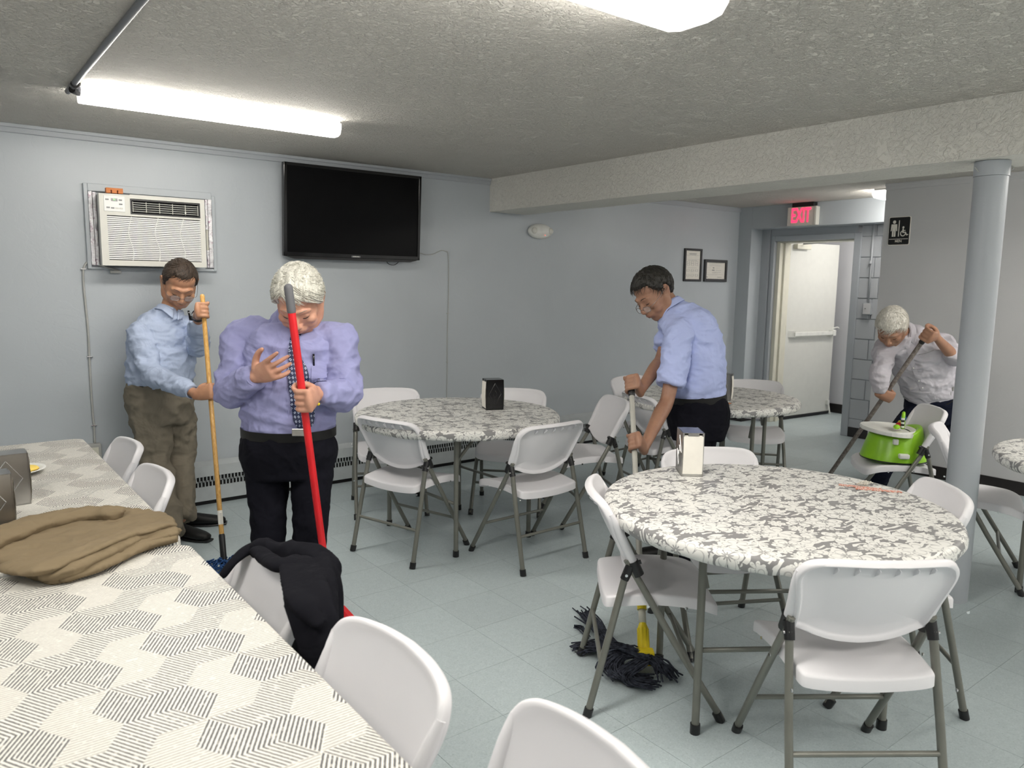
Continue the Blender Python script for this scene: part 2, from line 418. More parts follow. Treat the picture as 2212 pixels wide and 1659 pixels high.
def glass():
    m = bpy.data.materials.new('spectacle_lens'); m.use_nodes = True; t = m.node_tree
    b = t.nodes['Principled BSDF']; tr = t.nodes.new('ShaderNodeBsdfTransparent'); mx = t.nodes.new('ShaderNodeMixShader')
    b.inputs['Roughness'].default_value = 0.05; b.inputs['Base Color'].default_value = (.9, .9, .9, 1)
    mx.inputs[0].default_value = 0.22
    o = t.nodes['Material Output']
    t.links.new(tr.outputs[0], mx.inputs[1]); t.links.new(b.outputs[0], mx.inputs[2]); t.links.new(mx.outputs[0], o.inputs[0]); return m
MAT['glass'] = glass()

# ------------------------------------------------------------------ geometry helpers
def tag(o, label=None, cat=None, group=None, kind=None):
    if label: o['label'] = label
    if cat: o['category'] = cat
    if group: o['group'] = group
    if kind: o['kind'] = kind
    return o
def link_mesh(name, me, mat, parent=None):
    o = bpy.data.objects.new(name, me); COL.objects.link(o)
    if mat is not None and not me.materials:
        me.materials.append(MAT[mat] if isinstance(mat, str) else mat)
    if parent is not None: o.parent = parent
    return o
def obj(name, bm, mat, parent=None, smooth=False, ang=None):
    bmesh.ops.recalc_face_normals(bm, faces=bm.faces[:])
    me = bpy.data.meshes.new(name); bm.to_mesh(me); bm.free()
    if smooth or ang is not None:
        for p in me.polygons: p.use_smooth = True
        if ang is not None:
            try: me.set_sharp_from_angle(angle=math.radians(ang))
            except Exception: pass
    return link_mesh(name, me, mat, parent)
def empty(name, loc=(0, 0, 0), rz=0.0, label=None, cat=None, group=None):
    o = bpy.data.objects.new(name, None); COL.objects.link(o); o.empty_display_size = 0.05
    o.location = loc; o.rotation_euler = (0, 0, rz)
    return tag(o, label, cat, group)
def struct(name, bm, mat, parent=None, **kw):
    o = obj(name, bm, mat, parent, **kw)
    if parent is None: o['kind'] = 'structure'
    return o
def BM(): return bmesh.new()
def box(bm, x0, x1, y0, y1, z0, z1, bev=0.0, M=None):
    r = bmesh.ops.create_cube(bm, size=1.0)
    vs = r['verts']
    bmesh.ops.scale(bm, vec=(x1 - x0, y1 - y0, z1 - z0), verts=vs)
    bmesh.ops.translate(bm, vec=((x0 + x1) / 2, (y0 + y1) / 2, (z0 + z1) / 2), verts=vs)
    if bev > 0:
        es = list({e for v in vs for e in v.link_edges})
        rr = bmesh.ops.bevel(bm, geom=es, offset=bev, segments=2, profile=0.5, affect='EDGES')
        vs = list({v for f in rr['faces'] for v in f.verts} | {v for v in vs if v.is_valid})
    if M is not None: bmesh.ops.transform(bm, matrix=M, verts=[v for v in vs if v.is_valid])
    return vs
def frame_from(d, hint=Vector((0, 0, 1))):
    d = d.normalized()
    if abs(d.dot(hint)) > 0.98: hint = Vector((1, 0, 0))
    a = d.cross(hint).normalized(); b = a.cross(d).normalized()
    return a, b
def catmull(pts, n):
    """resample a list of tuples (any length vectors) with n segments per span"""
    P = [np.array(p, float) for p in pts]
    if len(P) < 3 or n <= 1: return P
    Q = [2 * P[0] - P[1]] + P + [2 * P[-1] - P[-2]]
    out = []
    for i in range(1, len(Q) - 2):
        for j in range(n):
            t = j / n
            out.append(0.5 * ((2 * Q[i]) + (-Q[i - 1] + Q[i + 1]) * t + (2 * Q[i - 1] - 5 * Q[i] + 4 * Q[i + 1] - Q[i + 2]) * t * t + (-Q[i - 1] + 3 * Q[i] - 3 * Q[i + 1] + Q[i + 2]) * t ** 3))
    out.append(P[-1]); return out
def tube(bm, pts, r, seg=10, sub=1, side=None, cap=True, ry=None, round_cap=False):
    """pts: list of Vectors; r: number or list. side: vector for the x radius direction; ry: second radius (number/list)"""
    pts = [Vector(p) for p in pts]; n = len(pts)
    rs = list(r) if hasattr(r, '__len__') else [r] * n
    ys = rs if ry is None else (list(ry) if hasattr(ry, '__len__') else [ry] * n)
    if sub > 1 and n > 2:
        C = catmull([(*p, a, b) for p, a, b in zip(pts, rs, ys)], sub)
        pts = [Vector(c[:3]) for c in C]; rs = [max(1e-4, c[3]) for c in C]; ys = [max(1e-4, c[4]) for c in C]; n = len(pts)
    if round_cap:
        d0 = (pts[0] - pts[1]).normalized(); d1 = (pts[-1] - pts[-2]).normalized()
        pre = [(pts[0] + d0 * min(rs[0], ys[0]) * math.sin(a), math.cos(a)) for a in (1.35, 0.9, 0.45)]
        post = [(pts[-1] + d1 * min(rs[-1], ys[-1]) * math.sin(a), math.cos(a)) for a in (0.45, 0.9, 1.35)]
        r0, y0, r1, y1 = rs[0], ys[0], rs[-1], ys[-1]
        pts = [p for p, _ in pre] + pts + [p for p, _ in post]
        rs = [r0 * c for _, c in pre] + rs + [r1 * c for _, c in post]
        ys = [y0 * c for _, c in pre] + ys + [y1 * c for _, c in post]; n = len(pts)
    rings = []; pa = None
    for i in range(n):
        d = (pts[min(i + 1, n - 1)] - pts[max(i - 1, 0)])
        if d.length < 1e-9: d = Vector((0, 0, 1))
        d.normalize()
        if side is not None:
            s_ = Vector(side); a = (s_ - d * s_.dot(d))
            a = a.normalized() if a.length > 1e-4 else frame_from(d)[0]
        elif pa is None: a, _ = frame_from(d)
        else:
            a = pa - d * pa.dot(d); a = a.normalized() if a.length > 1e-6 else frame_from(d)[0]
        pa = a; b = d.cross(a)
        rings.append([bm.verts.new(pts[i] + a * (rs[i] * math.cos(2 * PI * k / seg)) + b * (ys[i] * math.sin(2 * PI * k / seg))) for k in range(seg)])
    for i in range(n - 1):
        for k in range(seg):
            bm.faces.new((rings[i][k], rings[i][(k + 1) % seg], rings[i + 1][(k + 1) % seg], rings[i + 1][k]))
    if cap:
        bm.faces.new(rings[0][::-1]); bm.faces.new(rings[-1])
    return rings
def ell(bm, c, r, R=None, seg=20, rings=12):
    x = bmesh.ops.create_uvsphere(bm, u_segments=seg, v_segments=rings, radius=1.0)
    M = Matrix.Translation(Vector(c)) @ (R.to_4x4() if R is not None else Matrix.Identity(4)) @ Matrix.Diagonal((*r, 1))
    bmesh.ops.transform(bm, matrix=M, verts=x['verts']); return x['verts']
def lathe(bm, prof, seg=32, c=(0, 0, 0), cap=False):
    rings = []
    for (r, z) in prof:
        rings.append([bm.verts.new((c[0] + r * math.cos(2 * PI * k / seg), c[1] + r * math.sin(2 * PI * k / seg), c[2] + z)) for k in range(seg)])
    for i in range(len(rings) - 1):
        for k in range(seg):
            bm.faces.new((rings[i][k], rings[i][(k + 1) % seg], rings[i + 1][(k + 1) % seg], rings[i + 1][k]))
    if cap:
        bm.faces.new(rings[0][::-1]); bm.faces.new(rings[-1])
def prism(bm, poly, h, M=None):
    """poly in xy, extruded along z from 0 to h"""
    a = [bm.verts.new((p[0], p[1], 0)) for p in poly]; b = [bm.verts.new((p[0], p[1], h)) for p in poly]
    n = len(poly); bm.faces.new(a[::-1]); bm.faces.new(b)
    for i in range(n): bm.faces.new((a[i], a[(i + 1) % n], b[(i + 1) % n], b[i]))
    if M is not None: bmesh.ops.transform(bm, matrix=M, verts=a + b)
def grid_surf(bm, f, nu, nv, closed_u=False):
    V = [[bm.verts.new(f(i / (nu if closed_u else nu - 1), j / (nv - 1))) for i in range(nu)] for j in range(nv)]
    for j in range(nv - 1):
        for i in range(nu if closed_u else nu - 1):
            bm.faces.new((V[j][i], V[j][(i + 1) % nu], V[j + 1][(i + 1) % nu], V[j + 1][i]))
    return V
def basis(x, y, z, o=(0, 0, 0)):
    M = Matrix((x, y, z)).transposed().to_4x4(); M.translation = Vector(o); return M
def copy_tree(o, parent=None):
    c = o.copy(); COL.objects.link(c)
    if parent is not None: c.parent = parent
    for ch in list(o.children): copy_tree(ch, c)
    return c
def text_mesh(name, txt, size, mat, parent, M, depth=0.002, align='CENTER', sx=1.0):
    cu = bpy.data.curves.new(name, 'FONT'); cu.body = txt; cu.size = size; cu.extrude = depth; cu.align_x = align; cu.align_y = 'CENTER'; cu.offset = size * 0.012
    t = bpy.data.objects.new(name, cu); COL.objects.link(t)
    bpy.context.view_layer.update()
    me = bpy.data.meshes.new_from_object(t.evaluated_get(bpy.context.evaluated_depsgraph_get()))
    bpy.data.objects.remove(t)
    me.transform(Matrix.Diagonal((sx, 1, 1, 1))); me.transform(M); me.materials.clear()
    return link_mesh(name, me, mat, parent)
def remesh(name, bm, voxel, mat, parent, smooth=5, disp=None, adapt=0.0):
    me = bpy.data.meshes.new(name + '_src'); bmesh.ops.recalc_face_normals(bm, faces=bm.faces[:]); bm.to_mesh(me); bm.free()
    o = bpy.data.objects.new(name + '_src', me); COL.objects.link(o)
    r = o.modifiers.new('r', 'REMESH'); r.mode = 'VOXEL'; r.voxel_size = voxel; r.adaptivity = adapt
    if smooth:
        s = o.modifiers.new('s', 'SMOOTH'); s.factor = 0.5; s.iterations = smooth
    dg = bpy.context.evaluated_depsgraph_get(); dg.update()
    me2 = bpy.data.meshes.new_from_object(o.evaluated_get(dg))
    bpy.data.objects.remove(o); bpy.data.meshes.remove(me)
    me2.name = name
    if disp is not None:
        n = len(me2.vertices); co = np.empty(n * 3); me2.vertices.foreach_get('co', co); co = co.reshape(-1, 3)
        nn = np.empty(n * 3); me2.vertices.foreach_get('normal', nn); nn = nn.reshape(-1, 3)
        d = disp(co, nn)
        co = co + nn * d[:, None]
        me2.vertices.foreach_set('co', co.ravel()); me2.update()
    me2.polygons.foreach_set('use_smooth', [True] * len(me2.polygons))
    me2.materials.clear()
    return link_mesh(name, me2, mat, parent)
def vnoise(co, sx, sy, sz, off=0.0):
    return np.array([noise.noise(Vector((x * sx + off, y * sy, z * sz))) for x, y, z in co])
# ------------------------------------------------------------------ room shell
WY = 5.25; CEIL = 2.366; MX = 6.38; HX = 7.22; DX = 7.44
X0, YB = -1.3, -3.2
ID = Matrix.Identity(4)

bm = BM(); box(bm, X0 - .1, 8.9, YB - .1, 5.6, -0.12, -0.0035); FLOOR = struct('floor', bm, 'grout')
T = 0.305
def in_view(p, m=40):
    d = Vector(p) - CAM; z = d.dot(FWD)
    if z < 0.1: return None
    u = 1106 + F_PX * d.dot(CX) / z; v = 829.5 + F_PX * d.dot(CD) / z
    if -m < u < 2212 + m and -m < v < 1659 + m: return z
    return None
tile_bm = BM(); box(tile_bm, -T / 2 + .0006, T / 2 - .0006, -T / 2 + .0006, T / 2 - .0006, -0.0034, 0.0)
tile_me = bpy.data.meshes.new('tile'); tile_bm.to_mesh(tile_me); tile_bm.free(); tile_me.materials.append(MAT['tile'])
tiles = []
ox, oy = 1.833 % T, 2.30 % T
nx0 = int((X0 - ox) / T) - 1
for i in range(nx0, 40):
    for j in range(-12, 20):
        x = ox + (i + .5) * T; y = oy + (j + .5) * T
        if x < X0 or x > 8.75 or y < YB or y > 5.3: continue
        if x > MX + .1 and y < 3.1: continue
        tiles.append((in_view((x, y, 0)) or 99, x, y))
tiles.sort()
rest = BM()
for k, (z, x, y) in enumerate(tiles):
    if k < 300 and z < 50:
        o = bpy.data.objects.new('tile', tile_me); COL.objects.link(o); o.parent = FLOOR; o.location = (x, y, 0)
    else: box(rest, x - T / 2 + .0006, x + T / 2 - .0006, y - T / 2 + .0006, y + T / 2 - .0006, -0.0034, 0)
o = obj('tile_field', rest, 'tile', FLOOR); o['kind'] = 'stuff'

bm = BM(); box(bm, X0 - .1, 8.9, YB - .1, 5.6, CEIL, CEIL + .1); struct('ceiling', bm, 'ceiling')
bm = BM(); box(bm, 3.81, 4.19, YB, WY, 2.10, CEIL)
bmesh.ops.subdivide_edges(bm, edges=[e for e in bm.edges if e.calc_length() > 2], cuts=60)
for v in bm.verts:
    if abs(v.co.z - CEIL) > .01: v.co.z += 0.006 * noise.noise(Vector((v.co.y * 3, v.co.x * 5, 0))); v.co.x += 0.005 * noise.noise(Vector((v.co.y * 4, 7, v.co.z)))
o = struct('trim_1', bm, 'beam'); 
bm = BM(); box(bm, X0 - .1, HX, WY, WY + .12, 0, CEIL); struct('wall_back', bm, 'wall')
bm = BM(); box(bm, X0 - .12, X0, YB, WY, 0, CEIL); struct('wall_left', bm, 'wall')
bm = BM(); box(bm, X0, MX, YB - .12, YB, 0, CEIL); struct('wall_front', bm, 'wall_pale')
# wall beside the washroom: projects into the room, its end stands clear of the exit alcove
bm = BM(); box(bm, MX, MX + .16, YB, 3.215, 0, CEIL); box(bm, MX + .16, DX, 3.05, 3.215, 0, CEIL); struct('wall_right', bm, 'wall_pale')
# exit alcove: corner post, header, door wall
bm = BM(); box(bm, HX, DX + .2, 5.087, WY + .12, 0, CEIL); struct('wall_alcove_post', bm, 'wall')
bm = BM(); box(bm, HX, DX + .2, 3.215, 5.087, 2.13, CEIL, bev=.004); struct('wall_header', bm, 'wall')
bm = BM(); box(bm, DX, DX + .2, 4.97, 5.087, 0, 2.13); box(bm, DX, DX + .2, 4.00, 4.97, 2.06, 2.13); struct('wall_exit', bm, 'wall_trim')
# painted block wall right of the door: the blocks themselves
bm = BM(); box(bm, DX + .012, DX + .2, 3.215, 3.96, 0, 2.13); BW = struct('wall_block', bm, 'wall_trim')
ch = .2032
for r in range(11):
    z0 = r * ch - 0.015; z1 = min(z0 + ch, 2.128); off = 0.0 if r % 2 else .203
    if z1 < 0.02: continue
    ys = [3.96, 3.96 - (.203 if r % 2 else .15)]
    while ys[-1] > 3.25: ys.append(max(3.22, ys[-1] - .406))
    for a, b in zip(ys[:-1], ys[1:]):
        if a - b < .03: continue
        bm = BM(); box(bm, DX, DX + .05, b + .004, a - .004, max(z0, 0) + .004, z1 - .004, bev=.003)
        obj('block', bm, 'cmu', BW)
# door frame
bm = BM(); box(bm, DX - .012, DX + .2, 3.955, 4.03, 0, 2.06, bev=.006); struct('trim_2', bm, 'wall_trim')
bm = BM(); box(bm, DX - .012, DX + .2, 4.93, 4.975, 0, 2.06, bev=.006); box(bm, DX - .012, DX + .2, 4.03, 4.93, 2.0, 2.06, bev=.006); struct('trim_3', bm, 'wall_trim')
bm = BM(); box(bm, DX + .03, DX + .24, 4.885, 4.93, 0, 2.0, bev=.004); box(bm, DX + .10, DX + .14, 4.865, 4.885, 0, 2.0, bev=.002); box(bm, DX + .03, DX + .24, 4.03, 4.885, 1.985, 2.0); struct('trim_4', bm, 'cream')
# exit door standing open into the hall
DR = empty('door_1', (DX + .245, 4.915, 0)); DR['kind'] = 'structure'
ang = math.atan2(4.851 - 4.919, 8.573 - 7.69); DR.rotation_euler = (0, 0, ang)
bm = BM(); box(bm, 0, .90, -.022, .022, .035, 2.005, bev=.003); obj('door_leaf', bm, 'door', DR)
bm = BM(); box(bm, -.006, .001, -.016, .016, .35, .93); box(bm, -.006, .001, -.016, .016, 1.02, 1.78); obj('edge_strip', bm, 'black_plastic', DR)
for z in (.25, .97, 1.86):
    bm = BM(); tube(bm, [(-.012, -.026, z), (-.012, -.026, z + .11)], .008, 8); obj('hinge', bm, 'cream', DR)
bm = BM(); box(bm, 0.01, .89, -.030, .030, .008, .035); obj('door_sweep', bm, 'black_plastic', DR)
bm = BM()
prism(bm, [(0, -.022), (.075, -.075), (.075, -.022)], .075, Matrix.Translation((.04, 0, .945)))
box(bm, .10, .84, -.078, -.058, .958, 1.002, bev=.004); box(bm, .80, .86, -.085, -.022, .945, 1.015, bev=.008)
obj('push_bar', bm, 'white_gloss', DR)
bm = BM(); tube(bm, [(.82, -.05, 1.03), (.86, -.09, 1.045), (.90, -.09, 1.03)], .008, 8, 3); obj('lever', bm, 'white_gloss', DR)
bm = BM(); box(bm, .05, .30, -.075, -.022, 1.93, 1.985, bev=.006); obj('door_closer', bm, 'cream', DR)
bm = BM(); tube(bm, [(.17, -.06, 1.99), (.08, -.40, 1.992)], .008, 8); obj('closer_arm', bm, 'ac_side', DR)
bm = BM(); tube(bm, [(.85, -.045, .16), (.865, -.055, .06), (.88, -.06, .004)], .009, 8, 3); box(bm, .835, .87, -.05, -.022, .12, .17); obj('door_stop', bm, 'white_gloss', DR)
# hall beyond the door
bm = BM(); box(bm, 8.72, 8.84, 3.3, 5.3, 0, CEIL); box(bm, DX + .2, 8.72, 5.27, 5.4, 0, CEIL); box(bm, DX + .2, 8.72, 3.2, 3.3, 0, CEIL); struct('wall_hall', bm, 'hall')
bm = BM(); box(bm, 8.705, 8.72, 3.3, 5.27, 0, .11, bev=.003); struct('baseboard_hall', bm, 'black_base')
# base trims
bm = BM(); box(bm, DX - .008, DX + .003, 3.22, 3.955, 0, .10, bev=.002); struct('baseboard_exit', bm, 'black_base')
bm = BM(); box(bm, MX - .008, MX, YB, 3.215, 0, .10, bev=.002); box(bm, MX - .008, MX + .2, 3.215, 3.222, 0, .10); struct('baseboard_right', bm, 'black_base')
bm = BM(); box(bm, HX - .008, HX, 5.08, WY, 0, .10); box(bm, HX - .008, DX, 5.079, 5.087, 0, .10); box(bm, DX - .006, DX + .003, 4.975, 5.08, 0, .1); struct('baseboard_post', bm, 'black_base')
# thin ceiling trim along the walls
bm = BM(); box(bm, X0, 3.81, WY - .014, WY, 2.316, CEIL, bev=.004); box(bm, 4.19, HX, WY - .014, WY, 2.316, CEIL, bev=.004); box(bm, X0, 3.81, WY - .026, WY - .014, 2.345, CEIL, bev=.003); struct('trim_5', bm, 'wall_trim')
bm = BM(); box(bm, MX - .014, MX, YB, 3.215, 2.316, CEIL, bev=.004); box(bm, MX - .024, MX - .014, YB, 3.215, 2.345, CEIL, bev=.003); struct('trim_6', bm, 'wall_pale')
# alcove side strips by the door
bm = BM(); box(bm, DX - .02, DX, 4.99, 5.087, 0, 2.13); struct('trim_7', bm, 'wall_trim')

# baseboard heater cover along the back wall
HT = empty('heater', (0, WY - .002, 0), label='long painted baseboard heater cover with a slotted grille along the back wall', cat='heater')
bm = BM()
pts = [(0, .292), (-.05, .262), (-.058, .205)]
def extr(bm, prof, x0, x1):
    a = [bm.verts.new((x0, y, z)) for y, z in prof]; b = [bm.verts.new((x1, y, z)) for y, z in prof]
    for i in range(len(prof) - 1): bm.faces.new((a[i], a[i + 1], b[i + 1], b[i]))
HXE = 5.15
extr(bm, [(0, .292), (-.052, .265), (-.058, .195), (-.045, .195)], X0, HXE); obj('top_cover', bm, 'heater', HT)
bm = BM(); extr(bm, [(-.045, .125), (-.058, .125), (-.060, .03), (-.05, .03)], X0, HXE); box(bm, HXE, HXE + .01, -.06, 0, .03, .28); obj('front_panel', bm, 'heater', HT)
bm = BM(); box(bm, X0, HXE, -.040, -.01, .0, .20); obj('shade_backing', bm, 'dark', HT)  # plain near-black box, painted shade behind the grille slots
bm = BM()
x = X0
while x < HXE:
    box(bm, x, x + .007, -.052, -.046, .160, .197); box(bm, x + .0115, x + .0185, -.052, -.046, .123, .163); x += .023
    box(bm, x - .023, x - .004, -.052, -.046, .157, .165)
o = obj('slotted_grille', bm, 'heater', HT); o['kind'] = 'stuff'

# ------------------------------------------------------------------ ceiling lights
def wrap_light(name, x0, x1, y0, y1, h, label, group=None, rot=False):
    L = empty(name, ((x0 + x1) / 2, (y0 + y1) / 2, CEIL), label=label, cat='ceiling light', group=group)
    lx = (x1 - x0) / 2; ly = (y1 - y0) / 2
    bm = BM(); box(bm, -lx, lx, -ly * .8, ly * .8, -.018, -.0005, bev=.002); obj('housing', bm, 'white_gloss', L)
    prof = [(-ly, -.012), (-ly * .98, -h * .55), (-ly * .80, -h * .88), (-ly * .4, -h), (ly * .4, -h), (ly * .80, -h * .88), (ly * .98, -h * .55), (ly, -.012)]
    if rot: prof = [(a, b) for a, b in prof]
    bm = BM()
    A = [bm.verts.new((-lx + .012, y, z)) for y, z in prof]; B = [bm.verts.new((lx - .012, y, z)) for y, z in prof]
    for i in range(len(prof) - 1): bm.faces.new((A[i], A[i + 1], B[i + 1], B[i]))
    obj('diffuser', bm, 'diffuser', L, ang=50)
    for s in (-1, 1):
        bm = BM(); xa = s * lx; xb = s * (lx - .013)
        Mx = basis((0, 1, 0), (0, 0, 1), (1, 0, 0), (min(xa, xb), 0, 0))
        prism(bm, [(a * 1.01, b * 1.01) for a, b in prof], .013, Mx); obj('end_cap', bm, 'diffuser_end', L)
    return L
wrap_light('ceiling_light', .625, 1.86, 3.93, 4.06, .075, 'long lit fluorescent fitting over the air conditioner near the back wall')
wrap_light('ceiling_light', .63, 1.88, 1.44, 1.69, .085, 'wide lit fluorescent fitting cut off by the top edge of the photo')
wrap_light('ceiling_light', 6.62, 7.15, 3.30, 3.46, .085, 'lit fluorescent fitting half hidden behind the washroom wall corner')
wrap_light('ceiling_light', 7.75, 8.6, 3.75, 3.95, .085, 'lit fluorescent fitting in the hall beyond the open exit door')
# unseen fittings, added beside and behind the camera to brighten the room
for (a, b, c, d, lb) in ((4.6, 5.83, .55, .80, 'unseen wide fluorescent fitting added for brightness over the table at the right edge'), (.9, 2.1, -1.2, -.95, 'unseen wide fluorescent fitting added for brightness behind the camera on the left'),
    (4.6, 5.83, -1.6, -1.35, 'unseen wide fluorescent fitting added for brightness behind the camera on the right'), (-1.0, -.1, 1.5, 1.75, 'unseen short fluorescent fitting added for brightness left of the hatched tables'), (2.4, 3.5, -1.9, -1.65, 'unseen wide fluorescent fitting added for brightness behind the camera in the middle')):
    wrap_light('ceiling_light', a, b, c, d, .085, lb)

# conduit pipe along the ceiling to the light
P = empty('ceiling_conduit', (.60, 4.0, CEIL), label='dark grey steel conduit crossing the ceiling to the back light fitting', cat='conduit')
bm = BM(); tube(bm, [(.03, -.04, -.03), (.0, -.07, -.022), (-.005, -.16, -.014), (0, -3.2, -.014)], .0125, 10, 3); obj('pipe', bm, 'pipe', P, smooth=True)
bm = BM(); tube(bm, [(-.008, -.05, -.030), (.022, -.025, -.034)], .019, 10); tube(bm, [(-.004, -.10, -.020), (-.004, -.085, -.021)], .017, 10); obj('connector', bm, 'black_plastic', P)

# ------------------------------------------------------------------ column
k0 = Vector((3.935, 1.50, 0))
CL = empty('support_column', k0, label='round grey-blue painted steel column standing under the plaster beam', cat='column')
bm = BM(); tube(bm, [(0, 0, 0), (0, 0, 2.03)], .070, 40); obj('shaft', bm, 'wall_trim', CL, ang=40)
bm = BM(); tube(bm, [(0, 0, 2.031), (0, 0, 2.098)], .0735, 40); obj('sleeve', bm, 'wall_trim', CL, ang=40)
bm = BM(); tube(bm, [(.07, -.01, 2.05), (.085, -.03, 2.075), (.10, -.045, 2.085), (.105, -.05, 2.07), (.09, -.035, 2.065)], .0022, 6, 3); tube(bm, [(-.065, .03, 2.05), (-.085, .04, 2.07)], .002, 6); obj('tie_wire', bm, 'conduit', CL)

# ------------------------------------------------------------------ things on the back wall
# air conditioner
AX0, AX1, AZ0, AZ1 = .866, 1.462, 1.585, 2.008; AYF = 5.085
AC = empty('air_conditioner', ((AX0 + AX1) / 2, WY, AZ0), label='cream air conditioner with slatted front set through the back wall', cat='air conditioner')
ax, az = (AX0 + AX1) / 2, AZ0
def al(x0, x1, y0, y1, z0, z1): return (x0 - ax, x1 - ax, y0 - WY, y1 - WY, z0 - az, z1 - az)
bm = BM(); box(bm, *al(AX0 + .008, AX1 - .008, 5.12, WY + .05, AZ0 + .006, AZ1 - .004), bev=.004); obj('casing', bm, 'ac_side', AC)
bm = BM()  # bezel ring made of bars around the grille and outlet
GZ = AZ1 - .128
for (a, b, c, d) in ((AX0, AX1, AZ0, AZ0 + .033), (AX0, AX0 + .038, AZ0 + .033, GZ), (AX1 - .030, AX1, AZ0 + .033, GZ), (AX0, AX1, GZ, GZ + .018), (AX0, AX0 + .166, GZ + .018, AZ1 - .004), (AX0 + .166, AX1, AZ1 - .024, AZ1), (AX1 - .028, AX1, GZ + .018, AZ1 - .024)):
    box(bm, *al(a, b, AYF, 5.13, c, d))
obj('bezel', bm, 'ac', AC)
bm = BM(); box(bm, *al(AX0 + .03, AX1 - .02, 5.112, 5.122, AZ0 + .02, AZ1 - .01)); obj('dark_recess', bm, 'dark', AC)
bm = BM(); n = 23
for i in range(n):
    z = AZ0 + .036 + (GZ - AZ0 - .040) * (i + .5) / n
    box(bm, *al(AX0 + .038, AX1 - .030, AYF + .001, AYF + .018, z - .0038, z + .0038))
o = obj('intake_slats', bm, 'ac_white', AC); o['kind'] = 'stuff'
for f in (.27, .52, .765):
    xx = AX0 + (AX1 - AX0) * f
    bm = BM(); tube(bm, [(xx - ax + .012 * math.sin((i / 14) * 2 * PI * 1.05 + .5), AYF - WY, AZ0 - az + .034 + (GZ - AZ0 - .036) * i / 14) for i in range(15)], .0022, 6, 1); obj('wavy_rib', bm, 'ac_white', AC)
bm = BM(); box(bm, *al(AX0 + .024, AX0 + .138, AYF - .004, AYF + .002, GZ + .022, AZ1 - .016), bev=.0018); CP = obj('control_panel', bm, 'ac_white', AC)
bm = BM(); box(bm, *al(AX0 + .063, AX0 + .097, AYF - .006, AYF - .0035, AZ1 - .046, AZ1 - .030)); obj('display', bm, 'black_gloss', CP)
text_mesh('digits', '71', .013, 'led_green', CP, basis((1, 0, 0), (0, 0, 1), (0, -1, 0), (AX0 + .081 - ax, AYF - .0062 - WY, AZ1 - .038 - az)), .0003)
for (a, b) in ((.042, -.038), (.113, -.038), (.114, -.062), (.046, -.084), (.070, -.086), (.094, -.086), (.116, -.086)):
    bm = BM(); box(bm, *al(AX0 + a - .009, AX0 + a + .009, AYF - .0065, AYF - .0035, AZ1 + b - .004, AZ1 + b + .004), bev=.001); obj('button', bm, 'ac_side' if b > -.08 or a < .08 else 'ac', CP)
bm = BM()
for (a, b, c, d) in ((.166, .568, -.034, -.027), (.166, .568, -.116, -.108), (.166, .173, -.108, -.034), (.561, .568, -.108, -.034)): box(bm, *al(AX0 + a, AX0 + b, AYF - .002, AYF + .02, AZ1 + c, AZ1 + d))
obj('outlet_frame', bm, 'black_plastic', AC)
bm = BM()
for i in range(5): 
    z = AZ1 - .046 - i * .0125; box(bm, *al(AX0 + .178, AX0 + .556, AYF + .004, AYF + .012, z - .0013, z + .0013))
for i in range(6):
    x = AX0 + .178 + .075 * i + .003; box(bm, *al(x - .0012, x + .0012, AYF + .002, AYF + .010, AZ1 - .102, AZ1 - .040))
o = obj('outlet_vanes', bm, 'ac', AC); o['kind'] = 'stuff'
bm = BM(); box(bm, *al(AX0 + .476, AX0 + .482, AYF - .006, AYF + .006, AZ1 - .094, AZ1 - .084)); obj('vane_knob', bm, 'ac_white', AC)
# sleeve frame and foil tape round it
FR = empty('wall_sleeve', (1.19, WY, 1.575), label='painted wood frame around the air conditioner sealed with silvery foil tape', cat='frame')
def fl(x0, x1, y0, y1, z0, z1): return (x0 - 1.19, x1 - 1.19, y0 - WY, y1 - WY, z0 - 1.575, z1 - 1.575)
bm = BM()
for b in ((.81, .832, 5.225, WY, 1.565, 2.07), (1.548, 1.568, 5.225, WY, 1.565, 2.05), (.832, 1.548, 5.225, WY, 2.025, 2.07), (.81, 1.568, 5.23, WY, 1.562, 1.578)): box(bm, *fl(*b), bev=.003)
obj('frame', bm, 'wall', FR)
for (a, b, c, d) in ((.832, .854, 1.585, 2.024), (.855, .874, 1.585, 2.02), (1.520, 1.546, 1.585, 2.026), (1.505, 1.519, 1.585, 1.70), (1.504, 1.519, 1.83, 2.024)):
    bm = BM(); box(bm, *fl(a, b, 5.218, WY, c, d), bev=.003)
    bmesh.ops.subdivide_edges(bm, edges=[e for e in bm.edges if e.calc_length() > .05], cuts=14)
    for v in bm.verts: v.co.y += .005 * noise.noise(v.co * 50); v.co.x += .0025 * noise.noise(v.co * 40 + Vector((5, 0, 0)))
    obj('foil_tape', bm, 'foil', FR)
bm = BM(); box(bm, *fl(1.506, 1.518, 5.222, WY, 1.70, 1.83)); obj('filler_strip', bm, 'cream', FR)
# orange comb-like block on top
OB = empty('orange_block', (.955, 5.12, AZ1 + .002), label='small orange notched block lying on top of the air conditioner', cat='block')
bm = BM(); box(bm, -.045, .045, -.02, .02, .017, .030, bev=.001); box(bm, -.045, -.022, -.02, .02, 0, .018); box(bm, -.014, .012, -.02, .02, 0, .018); box(bm, .019, .045, -.02, .02, 0, .018); obj('body', bm, 'orange', OB)
